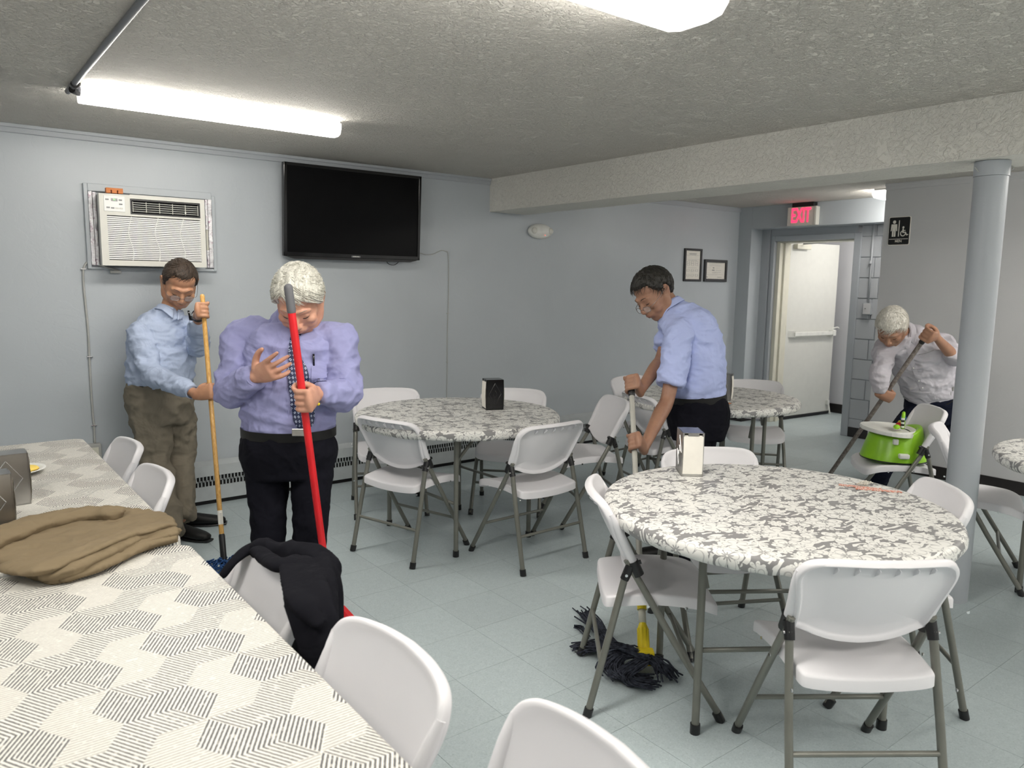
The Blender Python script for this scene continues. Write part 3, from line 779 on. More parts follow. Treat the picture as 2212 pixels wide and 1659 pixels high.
# power cord of the air conditioner, running down to the socket
CO = empty('power_cord', (.79, WY, 1.56), label='grey power cord clipped to the wall from the air conditioner down to the socket', cat='cord')
def cl(u, v): p = on_y(u, v, WY - .008); return (p.x - .79, -.008, p.z - 1.56)
path = [on_y(255, 585, WY - .02), on_y(222, 575, WY - .035)]
pl = [(path[0].x - .79, -.03, path[0].z - 1.56), (path[1].x - .79, -.03, path[1].z - 1.56)] + [cl(u, v) for u, v in ((201, 567), (187, 568), (180, 585), (181, 620), (185, 660), (190, 710), (193, 768), (196, 830), (200, 890), (203, 920), (205, 960))]
bm = BM(); tube(bm, pl, .0065, 8, 4); obj('cable', bm, 'conduit', CO, smooth=True)
for (u, v) in ((180, 581), (194, 771), (203, 919)):
    p = cl(u, v); bm = BM(); box(bm, p[0] - .016, p[0] + .016, -.016, .008 - .001, p[2] - .004, p[2] + .004, bev=.002); obj('cable_clip', bm, 'chrome', CO)
p = cl(240, 586); bm = BM(); box(bm, p[0] - .01, p[0] + .05, -.04, -.02, p[2] - .012, p[2] + .004, bev=.002); obj('strap', bm, 'conduit', CO)
pp = on_y(203, 974, WY)
SK = empty('wall_socket', (pp.x, WY, pp.z - .06), label='grey surface socket box low on the back wall by the far table', cat='socket')
bm = BM(); box(bm, -.035, .035, -.045, 0, 0, .11, bev=.004); obj('box', bm, 'conduit', SK)
bm = BM(); box(bm, -.02, .02, -.049, -.044, .02, .09, bev=.002); obj('face_plate', bm, 'cream', SK)

# television
TL = on_y(612, 349, 5.115); TR = on_y(909, 380, 5.115); BL = on_y(613.5, 552, 5.15); BR = on_y(907, 563, 5.15)
tx0, tx1 = (TL.x + BL.x) / 2, (TR.x + BR.x) / 2; tz0, tz1 = (BL.z + BR.z) / 2, (TL.z + TR.z) / 2
TV = empty('television', ((tx0 + tx1) / 2, 5.15, tz0), label='large black flat television hung tilted on the back wall, switched off', cat='television')
TV.rotation_euler = (math.radians(3.0), 0, 0)
hw = (tx1 - tx0) / 2; hh = tz1 - tz0
bm = BM(); box(bm, -hw, hw, .0, .035, 0, hh, bev=.004); obj('back_shell', bm, 'black_plastic', TV)
bm = BM()
for b in ((-hw, -hw + .022, 0, hh), (hw - .022, hw, 0, hh), (-hw, hw, hh - .022, hh), (-hw, hw, 0, .030)): box(bm, b[0], b[1], -.008, .004, b[2], b[3], bev=.003)
obj('bezel', bm, 'black_gloss', TV)
bm = BM(); prism(bm, [(-hw + .01, 0), (hw - .01, 0), (hw - .08, -.018), (-hw + .08, -.018)], .03, basis((1, 0, 0), (0, 0, 1), (0, -1, 0), (0, .03, 0))); obj('lower_lip', bm, 'black_plastic', TV)
bm = BM(); box(bm, -hw + .022, hw - .022, -.001, .002, .03, hh - .022); obj('screen', bm, 'tv_screen', TV)
bm = BM(); box(bm, -.036, .036, -.0095, -.0075, .004, .018, bev=.001); obj('badge', bm, 'grey_grip', TV)
text_mesh('badge_lettering', 'SAMSUNG', .0115, 'ac', TV, basis((1, 0, 0), (0, 0, 1), (0, -1, 0), (0, -.0098, .011)), .0003)
bm = BM(); tube(bm, [(.26, .03, .0), (.29, .035, -.035), (.34, .035, -.042), (.385, .035, -.01), (.40, .03, .01)], .0028, 6, 5); obj('hanging_lead', bm, 'black_plastic', TV)
bm = BM(); box(bm, -.15, .15, .034, WY - 5.151 + .02, .15, .5); obj('wall_bracket', bm, 'black_plastic', TV)
# thin antenna wire from the television
AW = empty('wall_wire', (3.38, WY, 1.7), label='thin grey wire pinned down the back wall from the television', cat='wire')
def wl(u, v): p = on_y(u, v, WY - .004); return (p.x - 3.38, -.004, p.z - 1.7)
bm = BM(); tube(bm, [wl(u, v) for u, v in ((905, 546), (920, 550), (935, 549), (948, 543), (955, 541), (962, 543), (968, 550), (969, 600), (968, 670), (966, 730), (966, 800), (965, 856), (965, 900), (964, 980))], .0032, 6, 3); obj('wire', bm, 'conduit', AW, smooth=True)
for (u, v) in ((965, 543), (967, 677), (966, 782)):
    p = wl(u, v); bm = BM(); box(bm, p[0] - .010, p[0] + .010, -.009, .003, p[2] - .002, p[2] + .002); obj('pin', bm, 'conduit', AW)
# emergency light
a = on_y(1144, 498, WY - .04); b = on_y(1195, 498, WY - .04)
EL = empty('emergency_light', ((a.x + b.x) / 2, WY, a.z), label='small white oval emergency light on the back wall under the beam', cat='emergency light')
w = (b.x - a.x) / 2
bm = BM(); ell(bm, (0, -.02, 0), (w, .05, .066), seg=28, rings=16); bmesh.ops.translate(bm, vec=(0, 0, 0), verts=bm.verts)
for v in bm.verts: v.co.y = min(v.co.y, 0); 
obj('shell', bm, 'white_gloss', EL, smooth=True)
for s, r in ((-1, .028), (1, .028)):
    bm = BM(); ell(bm, (s * w * .68, -.055, .004), (r, .02, r), seg=20, rings=10); obj('lamp_head', bm, 'ac', EL, smooth=True)
bm = BM(); ell(bm, (.02, -.068, -.035), (.003, .003, .003), seg=8, rings=6); obj('indicator', bm, 'led_red', EL)
# picture frames with printed sheets
def pframe(name, u0, v0, u1, v1, label, rows, fw=.022):
    a = on_y(u0, v0, WY - .015); b = on_y(u1, v1, WY - .015); w = (b.x - a.x) / 2; h = (a.z - b.z)
    E_ = empty(name, ((a.x + b.x) / 2, WY, b.z), label=label, cat='framed notice')
    bm = BM()
    for q in ((-w, -w + fw, 0, h), (w - fw, w, 0, h), (-w + fw, w - fw, 0, fw), (-w + fw, w - fw, h - fw, h)): box(bm, q[0], q[1], -.022, 0, q[2], q[3], bev=.003)
    obj('frame', bm, 'black_plastic', E_)
    bm = BM(); box(bm, -w + fw, w - fw, -.008, -.002, fw, h - fw); obj('sheet', bm, 'paper', E_)
    bm = BM(); W_ = w - fw; H_ = h - 2 * fw
    for (x0, x1, y0, y1) in rows: box(bm, -W_ + x0 * 2 * W_, -W_ + x1 * 2 * W_, -.0088, -.0078, fw + y0 * H_, fw + y1 * H_)
    obj('print', bm, 'ac_side', E_)
    return E_
rows = [(.25, .75, .885, .905), (.28, .70, .855, .866), (.02, .98, .835, .839), (.02, .98, .69, .694), (.2, .8, .655, .662), (.2, .8, .40, .405)]
for r in range(4):
    for c in range(3):
        x = .12 + c * .29; y = [.56, .48, .27, .10][r]
        rows += [(x, x + .17, y + .07, y + .074), (x, x + .17, y, y + .004), (x, x + .012, y, y + .07), (x + .16, x + .17, y, y + .07)]
pframe('framed_notice', 1480, 536, 1514, 608, 'tall narrow black frame holding a sheet with boxed columns', rows)
rows = [(.15, .85, .95, .957), (.2, .8, .86, .868), (.18, .82, .81, .816), (.22, .75, .77, .776), (.36, .44, .64, .70), (.05, .28, .665, .67), (.5, .7, .66, .667), (.32, .45, .50, .56), (.05, .28, .53, .535), (.52, .8, .52, .532), (.05, .2, .38, .385), (.32, .8, .40, .41), (.32, .65, .36, .366), (.05, .9, .29, .295), (.05, .9, .26, .264), (.05, .6, .23, .234), (.6, .85, .10, .12), (.05, .11, .08, .13)]
pframe('framed_notice', 1523, 560, 1569, 609, 'lower almost square black frame holding a printed certificate', rows, .030)

# exit sign
EX = empty('exit_sign', (HX, 4.447, 2.135), label='lit exit sign with red letters mounted on the alcove header', cat='exit sign')
bm = BM(); box(bm, -.075, 0, -.150, .165, 0, .185, bev=.004); obj('housing', bm, 'ac', EX)
bm = BM(); box(bm, -.080, -.06, -.160, -.135, .0, .185, bev=.003); obj('side_trim', bm, 'ac', EX)
text_mesh('letters', 'EXIT', .205, 'exit_red', EX, basis((0, -1, 0), (0, 0, 1), (-1, 0, 0), (-.077, .012, .094)), .0015, sx=.52)
bm = BM(); box(bm, -.07, 0, -.12, .12, .186, .226, bev=.002); obj('mount', bm, 'black_plastic', EX)
# washroom sign
a = on_x(1922, 470, MX); b = on_x(1964, 529, MX)
SG = empty('washroom_sign', (MX, (a.y + b.y) / 2, b.z), label='black washroom sign reading MEN with white figures', cat='sign')
hw = (a.y - b.y) / 2; hh = 2.095 - b.z
MS = basis((0, -1, 0), (0, 0, 1), (-1, 0, 0), (-.004, 0, 0))
def rrect(w, h, r, y0=0):
    out = []
    for cx_, cy_, a0 in ((w - r, h - r, 0), (-w + r, h - r, 90), (-w + r, r, 180), (w - r, r, 270)):
        for i in range(6): t = math.radians(a0 + i * 18); out.append((cx_ + r * math.cos(t), y0 + cy_ + r * math.sin(t)))
    return out
bm = BM(); prism(bm, rrect(hw, hh, .012), .004, basis((0, -1, 0), (0, 0, 1), (-1, 0, 0))); obj('rim', bm, 'paper', SG)
bm = BM(); prism(bm, rrect(hw - .005, hh - .010, .010, .005), .002, MS); obj('panel', bm, 'black_plastic', SG)
MP = basis((0, -1, 0), (0, 0, 1), (-1, 0, 0), (-.006, 0, 0))
bm = BM(); s = hw / .095; 
def pg(pts, z=.0012): prism(bm, [(x * s, y) for x, y in pts], z, MP)
top = hh
pg([(-.045 + .014 * math.cos(i * PI / 6), top - .042 + .014 * math.sin(i * PI / 6)) for i in range(12)])
pg([(-.070, top - .060), (-.020, top - .060), (-.016, top - .115), (-.024, top - .115), (-.029, top - .080), (-.029, top - .160), (-.043, top - .160), (-.043, top - .115), (-.047, top - .115), (-.047, top - .160), (-.061, top - .160), (-.061, top - .080), (-.066, top - .115), (-.074, top - .115)])
pg([(-.006, top - .160), (.001, top - .160), (.001, top - .030), (-.006, top - .030)])
pg([(-.083, top - .178), (.083, top - .178), (.083, top - .182), (-.083, top - .182)])
pg([(.036 + .009 * math.cos(i * PI / 5), top - .088 + .009 * math.sin(i * PI / 5)) for i in range(10)])
ring = [(.036 + .024 * math.cos(t), top - .136 + .024 * math.sin(t)) for t in [math.radians(x) for x in range(100, 361, 20)]]
ring2 = [(.036 + .017 * math.cos(t), top - .136 + .017 * math.sin(t)) for t in [math.radians(x) for x in range(360, 99, -20)]]
pg(ring + ring2)
pg([(.030, top - .098), (.040, top - .098), (.040, top - .110), (.056, top - .110), (.056, top - .116), (.041, top - .116), (.041, top - .124), (.060, top - .124), (.070, top - .145), (.080, top - .142), (.082, top - .149), (.066, top - .154), (.055, top - .132), (.030, top - .132)])
obj('pictograms', bm, 'paper', SG)
text_mesh('lettering', 'MEN', .027, 'paper', SG, basis((0, -1, 0), (0, 0, 1), (-1, 0, 0), (-.0062, 0, top - .198)), .0006)
# conduit with box on the block wall
CB = empty('switch_box', (DX, 3.835, 1.25), label='painted switch box and vertical conduit on the block wall beside the door', cat='switch box')
bm = BM(); box(bm, -.04, 0, -.042, .042, 0, .115, bev=.003); obj('box', bm, 'cmu', CB)
bm = BM(); box(bm, -.044, -.038, -.036, .036, .006, .109, bev=.002); obj('cover_plate', bm, 'wall_pale', CB)
bm = BM(); tube(bm, [(-.016, 0, .115), (-.016, 0, .88)], .0095, 10); tube(bm, [(-.02, -.01, -.05), (-.02, -.01, 0)], .006, 8); obj('pipe', bm, 'cmu', CB, smooth=True)
bm = BM(); tube(bm, [(-.03, 0, .50), (-.03, 0, .53)], .014, 10); obj('coupling', bm, 'cmu', CB)
bm = BM(); tube(bm, [(-.045, .01, .06), (-.055, .01, .063)], .004, 8); obj('toggle', bm, 'ac_side', CB)
# ------------------------------------------------------------------ folding chair
EY, EZ = -.454, .891            # lean direction of the back (y, z)
def BP(s, t, d=0.0):            # sheet point of the backrest: s across, t up the lean, d towards the sitter
    y = -.105 + EY * t + EZ * d; z = .56 + EZ * t - EY * d
    return Vector((s, y, z))
def back_outline(n=56):
    key = [(.198, -.022), (.203, .03), (.214, .10), (.227, .165), (.223, .195), (.205, .223), (.168, .241), (.095, .253), (0, .258)]
    low = [(0, -.066), (.07, -.060), (.13, -.046), (.172, -.030), (.192, -.026)]
    half = low + key
    C = [c for c in catmull(half, 4)]
    full = [(c[0], c[1]) for c in C] + [(-c[0], c[1]) for c in C[::-1]][1:-1]
    return full
def build_chair():
    ch = empty('folding_chair')
    OL = back_outline(); n = len(OL); cx_, cy_ = 0, .10
    rings = [(.02, 0, 0), (.2, 0, 0), (.4, 0, 0), (.58, 0, 0), (.72, 0, 0), (.82, 0, .001), (.88, .001, .004), (.93, .003, .008), (.97, .003, .006), (1.0, -.002, 0), (1.01, -.010, -.006), (1.005, -.024, -.01), (.985, -.028, -.01), (.955, -.026, -.01), (.93, -.014, 0), (.90, -.0075, 0), (.6, -.007, 0), (.3, -.007, 0), (.02, -.007, 0)]
    bm = BM(); prev = None; first = None
    for (rho, d, e) in rings:
        cur = []
        for (s, t) in OL:
            S_ = s * rho; T_ = cy_ + (t - cy_) * rho
            dep = .040 * (S_ / .22) ** 2 + .014 * ((T_ - .1) / .17) ** 2 + d - .016
            cur.append(bm.verts.new(BP(S_, T_, dep)))
        if prev:
            for k in range(n): bm.faces.new((prev[k], prev[(k + 1) % n], cur[(k + 1) % n], cur[k]))
        else: bm.faces.new(cur[::-1])
        prev = cur
    bm.faces.new(prev)
    for s in (-1, 1):
        tube(bm, [BP(s * .205, -.018, .016), BP(s * .209, .06, .017), BP(s * .217, .14, .020), BP(s * .220, .19, .020)], [.0165, .0165, .015, .010], 12, 2)
    obj('backrest', bm, 'plastic', ch, smooth=True, ang=60)
    for s in (-.135, -.082, -.028, .028, .082, .135):
        bm = BM(); w = .0012; tt = .245 - .12 * s * s * 4
        p = [BP(s - w, tt - .040, -.018 + .04 * (s / .22) ** 2), BP(s - w, tt - .004, -.018 + .04 * (s / .22) ** 2), BP(s - w, tt - .004, -.034 + .04 * (s / .22) ** 2), BP(s - w, tt - .012, -.034 + .04 * (s / .22) ** 2)]
        q = [v + Vector((2 * w, 0, 0)) for v in p]
        A = [bm.verts.new(v) for v in p]; B = [bm.verts.new(v) for v in q]
        bm.faces.new(A); bm.faces.new(B[::-1])
        for i in range(4): bm.faces.new((A[i], A[(i + 1) % 4], B[(i + 1) % 4], B[i]))
        obj('rib', bm, 'plastic', ch)
    # seat
    pts = [(0, -.185), (.12, -.184), (.178, -.180), (.194, -.165), (.198, -.12), (.203, 0), (.208, .12), (.208, .175), (.195, .205), (.165, .217), (.08, .220), (0, .221)]
    C = catmull(pts, 3); OL2 = [(c[0], c[1]) for c in C] + [(-c[0], c[1]) for c in C[::-1]][1:-1]; n = len(OL2)
    def sz(x, y): return .432 + .014 * (x / .2) ** 2 - .006 + .010 * math.sin((y + .18) / .40 * PI * 1.5 - .6) - (.020 * max(0, (y - .13) / .09) ** 2)
    rr = [(.02, 0), (.2, 0), (.4, 0), (.6, 0), (.75, 0), (.88, 0), (.95, -.0005), (.985, -.003), (1.0, -.009), (1.004, -.040), (.985, -.041), (.975, -.012), (.8, -.010), (.4, -.010), (.02, -.010)]
    bm = BM(); prev = None
    for rho, d in rr:
        cur = [bm.verts.new((x * rho, y * rho, sz(x * rho, y * rho) + d)) for x, y in OL2]
        if prev:
            for k in range(n): bm.faces.new((prev[k], prev[(k + 1) % n], cur[(k + 1) % n], cur[k]))
        else: bm.faces.new(cur[::-1])
        prev = cur
    bm.faces.new(prev); obj('seat', bm, 'plastic', ch, smooth=True, ang=50)
    for s in (-1, 1):
        bm = BM(); tube(bm, [(s * .226, .235, .012), (s * .222, .065, .28), (s * .207, -.112, .575)], .0125, 10, 1); L = obj('leg', bm, 'tube', ch, smooth=True, ang=60)
        bm = BM(); tube(bm, [(s * .226, .236, 0), (s * .226, .218, .032)], .0165, 12); obj('foot_cap', bm, 'black_plastic', L, ang=50)
        bm = BM(); tube(bm, [(s * .226, -.232, .012), (s * .221, -.17, .28), (s * .212, -.112, .530)], .0125, 10, 1); L = obj('leg', bm, 'tube', ch, smooth=True, ang=60)
        bm = BM(); tube(bm, [(s * .226, -.235, 0), (s * .225, -.227, .032)], .0165, 12); obj('foot_cap', bm, 'black_plastic', L, ang=50)
        bm = BM(); tube(bm, [BP(s * .207, -.052, .014), BP(s * .206, .002, .016)], .0205, 12); tube(bm, [(s * .210, -.098, .555), (s * .212, -.118, .505)], [.017, .0155], 12); tube(bm, [(s * .210, -.09, .56), (s * .210, -.062, .57)], .008, 8); obj('hinge', bm, 'black_plastic', ch, ang=50)
        bm = BM()
        for (y, z) in ((-.208, .40), (-.113, .525), (-.036, .418)):
            tube(bm, [(s * (.2335 if z < .5 else .226), y, z), (s * (.2365 if z < .5 else .231), y, z)], .0052, 8)
        tube(bm, [(s * .208, .10, .405), (s * .2115, .10, .405)], .0055, 8)
        bo = obj('bolts', bm, 'chrome', ch); bo['kind'] = 'stuff'
    bm = BM(); tube(bm, [(-.222, -.190, .195), (.222, -.190, .195)], .0085, 8); obj('stretcher', bm, 'tube', ch, smooth=True, ang=60)
    bm = BM(); tube(bm, [(-.222, .123, .190), (.222, .123, .190)], .0085, 8); obj('stretcher', bm, 'tube', ch, smooth=True, ang=60)
    return ch
CH0 = build_chair(); CH0['category'] = 'chair'
chair_used = [False]
def place_chair(x, y, fx, fy, label, group):
    o = CH0 if not chair_used[0] else copy_tree(CH0)
    chair_used[0] = True
    o.location = (x, y, 0); o.rotation_euler = (0, 0, math.atan2(fy, fx) - PI / 2)
    o['label'] = label; o['category'] = 'chair'; o['group'] = group
    return o
G1 = 'white folding chairs round the nearest round table'; G2 = 'white folding chairs round the round table by the back wall'
G3 = 'white folding chairs round the far round table'; G4 = 'white folding chairs along the hatched tables'; G5 = 'white folding chairs by the column'
CHAIRS = {}
for key, x, y, fx, fy, lb, g in [
    ('D', 2.162, 1.12, .588, .809, 'white folding chair seen from behind in front of the nearest round table', G1),
    ('T1L', 2.088, 1.836, .766, -.643, 'white folding chair side-on at the left of the nearest round table, mop beneath', G1),
    ('T1B', 2.687, 1.953, -.47, -.883, 'white folding chair behind the steel napkin holder of the nearest round table', G1),
    ('T1R', 2.839, 1.328, -.698, .716, 'white folding chair right of the nearest round table, before the column', G1),
    ('C1', 2.128, 3.672, .954, .30, 'white folding chair seen from behind, left front of the black-holder table', G2),
    ('C2', 2.613, 3.20, -.013, 1.0, 'white folding chair seen from behind, right front of the black-holder table', G2),
    ('C3', 2.407, 4.44, -.4, -.916, 'white folding chair at the back wall, left behind the black-holder table', G2),
    ('C4', 3.09, 4.00, -.70, -.71, 'white folding chair just behind the black napkin holder', G2),
    ('C5', 3.36, 3.53, -.912, .41, 'white folding chair turned side-on left of the man in sky blue', G2),
    ('T3L', 4.47, 4.03, .1, -1, 'white folding chair behind the upper hand of the man in sky blue', G3),
    ('T3N', 4.00, 3.46, .95, -.3, 'white folding chair seen from behind past the forearm of the man in sky blue', G3),
    ('T3B', 4.985, 3.40, -.75, -.65, 'white folding chair on the door side of the far round table', G3),
    ('BO', 4.82, 2.24, -.68, .73, 'white folding chair carrying the green baby seat, left of the column', G5),
    ('T4L', 4.38, 1.60, .36, -.93, 'white folding chair half hidden behind the column, seat showing to its right', G5),
    ('R1', .495, 3.70, -1, 0, 'white folding chair pushed under the far hatched table, nearest the back wall', G4),
    ('R2', .47, 3.08, -1, 0, 'white folding chair pushed under the far hatched table in front of the khaki trousers', G4),
    ('R3', .47, 1.86, -1, .03, 'white folding chair with the black suit jacket over its back', G4),
    ('R4', .514, 1.30, -1, 0, 'white folding chair pushed under the near hatched table, just right of the black jacket', G4),
    ('R5', .61, .82, -1, .12, 'white folding chair cut off by the bottom edge of the photo', G4)]:
    l = math.hypot(fx, fy); CHAIRS[key] = place_chair(x, y, fx / l, fy / l, lb, g)

# ------------------------------------------------------------------ tables
def leg_set(t, hx, hy, top, splay=0.0, mat='tube'):
    for sx in (-1, 1):
        for sy in (-1, 1):
            bm = BM(); tube(bm, [(sx * hx, sy * hy, 0.012), (sx * hx, sy * hy, top)], .0135, 12); L = obj('leg', bm, mat, t, smooth=True, ang=60)
            bm = BM(); tube(bm, [(sx * hx, sy * hy, 0), (sx * hx, sy * hy, .035)], .0175, 12); obj('foot_cap', bm, 'black_plastic', L, ang=50)
    for sx in (-1, 1):
        bm = BM(); tube(bm, [(sx * hx, -hy, .30), (sx * hx, hy, .30)], .009, 8); obj('crossbar', bm, mat, t, smooth=True)
        for sy in (-1, 1):
            bm = BM(); tube(bm, [(sx * hx, sy * hy * .95, .52), (sx * hx * .30, sy * hy * .95, top + .0)], .0095, 8); obj('brace', bm, mat, t, smooth=True)
def round_table(cx_, cy_, rot, hx, hy, lab, clab):
    t = empty('round_table', (cx_, cy_, 0), rot, lab, 'table', 'round folding tables')
    bm = BM(); lathe(bm, [(0.001, .700), (.585, .700), (.60, .706), (.603, .72), (.60, .735), (.001, .737)], 64); obj('tabletop', bm, 'tabletop', t, ang=40)
    leg_set(t, hx, hy, .700)
    bm = BM(); seg = 220; sd = cx_ * 7.3 + cy_
    prof = [(.001, .7405), (.2, .7405), (.4, .7405), (.55, .7405), (.588, .7400), (.601, .7375), (.608, .731), (.611, .722), (.612, .712), (.611, .702), (.606, .693), (.598, .687), (.588, .685)]
    V = []
    for i, (r, z) in enumerate(prof):
        row = []
        for k in range(seg):
            a = 2 * PI * k / seg; q = max(0, (i - 5) / 7)
            w = noise.noise(Vector((math.cos(a) * 15 + sd, math.sin(a) * 15, i * .15))) + .5 * noise.noise(Vector((math.cos(a) * 36 + sd, math.sin(a) * 36, i * .3)))
            rr = r + .009 * q * w; zz = z + .008 * q * w * (1 if i > 6 else 0)
            row.append(bm.verts.new((rr * math.cos(a), rr * math.sin(a), zz)))
        V.append(row)
    for i in range(len(V) - 1):
        for k in range(seg): bm.faces.new((V[i][k], V[i][(k + 1) % seg], V[i + 1][(k + 1) % seg], V[i + 1][k]))
    bm.faces.new(V[0])
    c = obj('tablecloth', bm, 'floral', None, smooth=True); c.location = (cx_, cy_, 0); c.rotation_euler = (0, 0, rot * .5 + 1)
    tag(c, clab, 'tablecloth', 'fitted floral tablecloths')
    return t
T1C = Vector((2.40, 1.535)); T2C = Vector((2.512, 3.765)); T3C = Vector((4.385, 3.365)); T4C = Vector((4.40, .90))
round_table(*T1C, math.atan2(-.56, .83) + PI / 2, .24, .33, 'round folding table nearest the camera, under a floral cloth', 'grey and white floral fitted cloth on the nearest round table')
round_table(*T2C, 0.05, .27, .35, 'round folding table by the back wall, under a floral cloth', 'grey and white floral fitted cloth under the black napkin holder')
round_table(*T3C, .45, .27, .35, 'round folding table near the exit door, behind the man in sky blue', 'grey and white floral fitted cloth on the table near the exit door')
round_table(*T4C, .9, .27, .35, 'round folding table cut off by the right edge of the photo', 'grey and white floral fitted cloth cut off by the right edge of the photo')
def rect_table(x0, x1, y0, y1, lab, clab, mat='hatch'):
    cx_, cy_ = (x0 + x1) / 2, (y0 + y1) / 2; a, b = (x1 - x0) / 2, (y1 - y0) / 2
    t = empty('rectangular_table', (cx_, cy_, 0), 0, lab, 'table', 'rectangular folding tables')
    bm = BM(); box(bm, -a + .012, a - .012, -b + .012, b - .012, .695, .737, bev=.01); obj('tabletop', bm, 'tabletop', t)
    leg_set(t, a - .13, b - .22, .695)
    bm = BM(); n = 12; rc = .045
    def outline(rr, off):
        o = []
        for sx, sy, a0 in ((1, 1, 0), (-1, 1, 90), (-1, -1, 180), (1, -1, 270)):
            for i in range(n + 1):
                th = math.radians(a0 + 90 * i / n); o.append((sx * (a - rr) + (rr + off) * math.cos(th), sy * (b - rr) + (rr + off) * math.sin(th)))
        # add points on the long edges so the drop can ripple
        out = []
        for i in range(len(o)):
            p, q = o[i], o[(i + 1) % len(o)]; L = math.hypot(q[0] - p[0], q[1] - p[1]); m = max(1, int(L / .02))
            for k in range(m): out.append((p[0] + (q[0] - p[0]) * k / m, p[1] + (q[1] - p[1]) * k / m))
        return out
    base = outline(rc, 0); N_ = len(base)
    prof = [(-.006, .7435), (-.002, .7425), (.001, .739), (.002, .73), (.002, .715), (.0, .70), (-.004, .69), (-.010, .685)]
    V = []
    for i, (off, z) in enumerate(prof):
        row = []
        for k, (x, y) in enumerate(base):
            L = math.hypot(x, y); dx, dy = (1 if x > a - rc * .5 else -1 if x < -a + rc * .5 else 0), (1 if y > b - rc * .5 else -1 if y < -b + rc * .5 else 0)
            w = noise.noise(Vector((x * 9, y * 9, i * .2))) * .006 * max(0, i - 3) / 4
            row.append(bm.verts.new((x + dx * (off + w), y + dy * (off + w), z + w * .5)))
        V.append(row)
    for i in range(len(V) - 1):
        for k in range(N_): bm.faces.new((V[i][k], V[i][(k + 1) % N_], V[i + 1][(k + 1) % N_], V[i + 1][k]))
    bm.faces.new(V[0])
    c = obj('tablecloth', bm, mat, None, smooth=True, ang=35); c.location = (cx_, cy_, 0); tag(c, clab, 'tablecloth', 'fitted hatched tablecloths')
rect_table(-.19, .575, .47, 2.295, 'rectangular folding table nearest the camera at the left, under a hatched cloth', 'cream and grey hatched cloth on the nearest rectangular table')
rect_table(-.19, .572, 2.335, 4.13, 'rectangular folding table behind the tan jacket, reaching towards the back wall', 'cream and grey hatched cloth beyond the tan jacket', 'hatch_far')

# ------------------------------------------------------------------ things on the tables
ZT = .7442
def napkin_holder(x, y, rz, mat, lab, w=.098, d=.125, h=.180, emboss=True, z=ZT - .0022, front=True):
    """napkin openings face +-y (width w); solid sides face +-x (depth d)"""
    o = empty('napkin_holder', (x, y, z), rz, lab, 'napkin holder', 'table napkin holders')
    bm = BM()
    box(bm, -w / 2, -w / 2 + .003, -d / 2, d / 2, 0, h); box(bm, w / 2 - .003, w / 2, -d / 2, d / 2, 0, h)
    box(bm, -w / 2, w / 2, -d / 2, d / 2, h - .003, h, bev=.001); box(bm, -w / 2, w / 2, -d / 2, d / 2, 0, .004)
    for s in (-1, 1):
        box(bm, -w / 2, w / 2, s * d / 2 - .002, s * d / 2 + .002, 0, .010); box(bm, -w / 2, -w / 2 + .007, s * d / 2 - .002, s * d / 2 + .002, 0, h); box(bm, w / 2 - .007, w / 2, s * d / 2 - .002, s * d / 2 + .002, 0, h)
        box(bm, -w / 4, w / 4, s * d / 2 - .002, s * d / 2 + .002, h - .012, h)
    obj('body', bm, mat, o)
    if emboss:
        for s in (-1, 1):
            bm = BM(); X = s * (w / 2 + .0005); c = h * .52
            for (dy, dz) in ((d * .36, h * .36), (d * .12, h * .13)):
                P_ = [(X, -dy, c), (X, 0, c + dz), (X, dy, c), (X, 0, c - dz)]
                for i in range(4): tube(bm, [P_[i], P_[(i + 1) % 4]], .0016, 6)
            obj('embossed_diamond', bm, mat, o)
    bm = BM()
    rr = random.Random(int(x * 100))
    for i in range(26):
        yy = -d / 2 + .004 + (d - .008) * i / 25; e = rr.uniform(-.0015, .0015)
        box(bm, -w / 2 + .006, w / 2 - .006, yy - .0018, yy + .0018, .006, h - .012 + e)
    nk = obj('napkins', bm, 'paper', o); nk['kind'] = 'stuff'
    for s in (-1, 1):
        bm = BM()
        grid_surf(bm, lambda u, v: (-w / 2 + .004 + u * (w - .008), s * (d / 2 + .0035 + .004 * math.sin(v * PI) + .002 * noise.noise(Vector((u * 6, v * 6, x)))), .010 + v * (h - .024)), 12, 16)
        obj('front_napkin', bm, 'paper', o, smooth=True)
    return o
a = on_z(1472, 1027, ZT); b = on_z(1517, 1028, ZT); an = math.atan2((b - a).y, (b - a).x)
mid = (a + b) / 2; nrm = Vector((-math.sin(an), math.cos(an), 0)); c = mid + nrm * .0625
napkin_holder(c.x, c.y, an, 'steel', 'steel napkin holder on the nearest round table', w=.088)
a = on_z(1055, 885, ZT); b = on_z(1083, 884, ZT); an = math.atan2((b - a).y, (b - a).x)
nrm = Vector((-math.sin(an), math.cos(an), 0)); c = (a + b) / 2 + nrm * .05
napkin_holder(c.x, c.y, an + PI / 2, 'black_gloss', 'black napkin holder on the round table by the back wall', w=.10, d=.105, h=.185)
c = on_z(1559, 862, ZT); napkin_holder(c.x, c.y, .5, 'steel', 'steel napkin holder on the far table, peeking out behind the sky blue shirt', w=.09)
a = on_z(69, 1088, ZT); napkin_holder(a.x - .068, a.y + .045, PI / 2 + .03, 'steel', 'diamond-embossed steel napkin holder at the left edge, farther of two', w=.085, d=.128)
a = on_z(33, 1146, ZT); napkin_holder(a.x - .066, a.y + .045, PI / 2 + .06, 'steel', 'steel napkin holder at the left edge touching the tan jacket', w=.085, d=.128)
c = on_z(98, 1015, ZT)
PL = empty('paper_plate', (c.x - .105, c.y - .0, ZT), label='white plate with a brown ring and yellow food on the far hatched table', cat='plate')
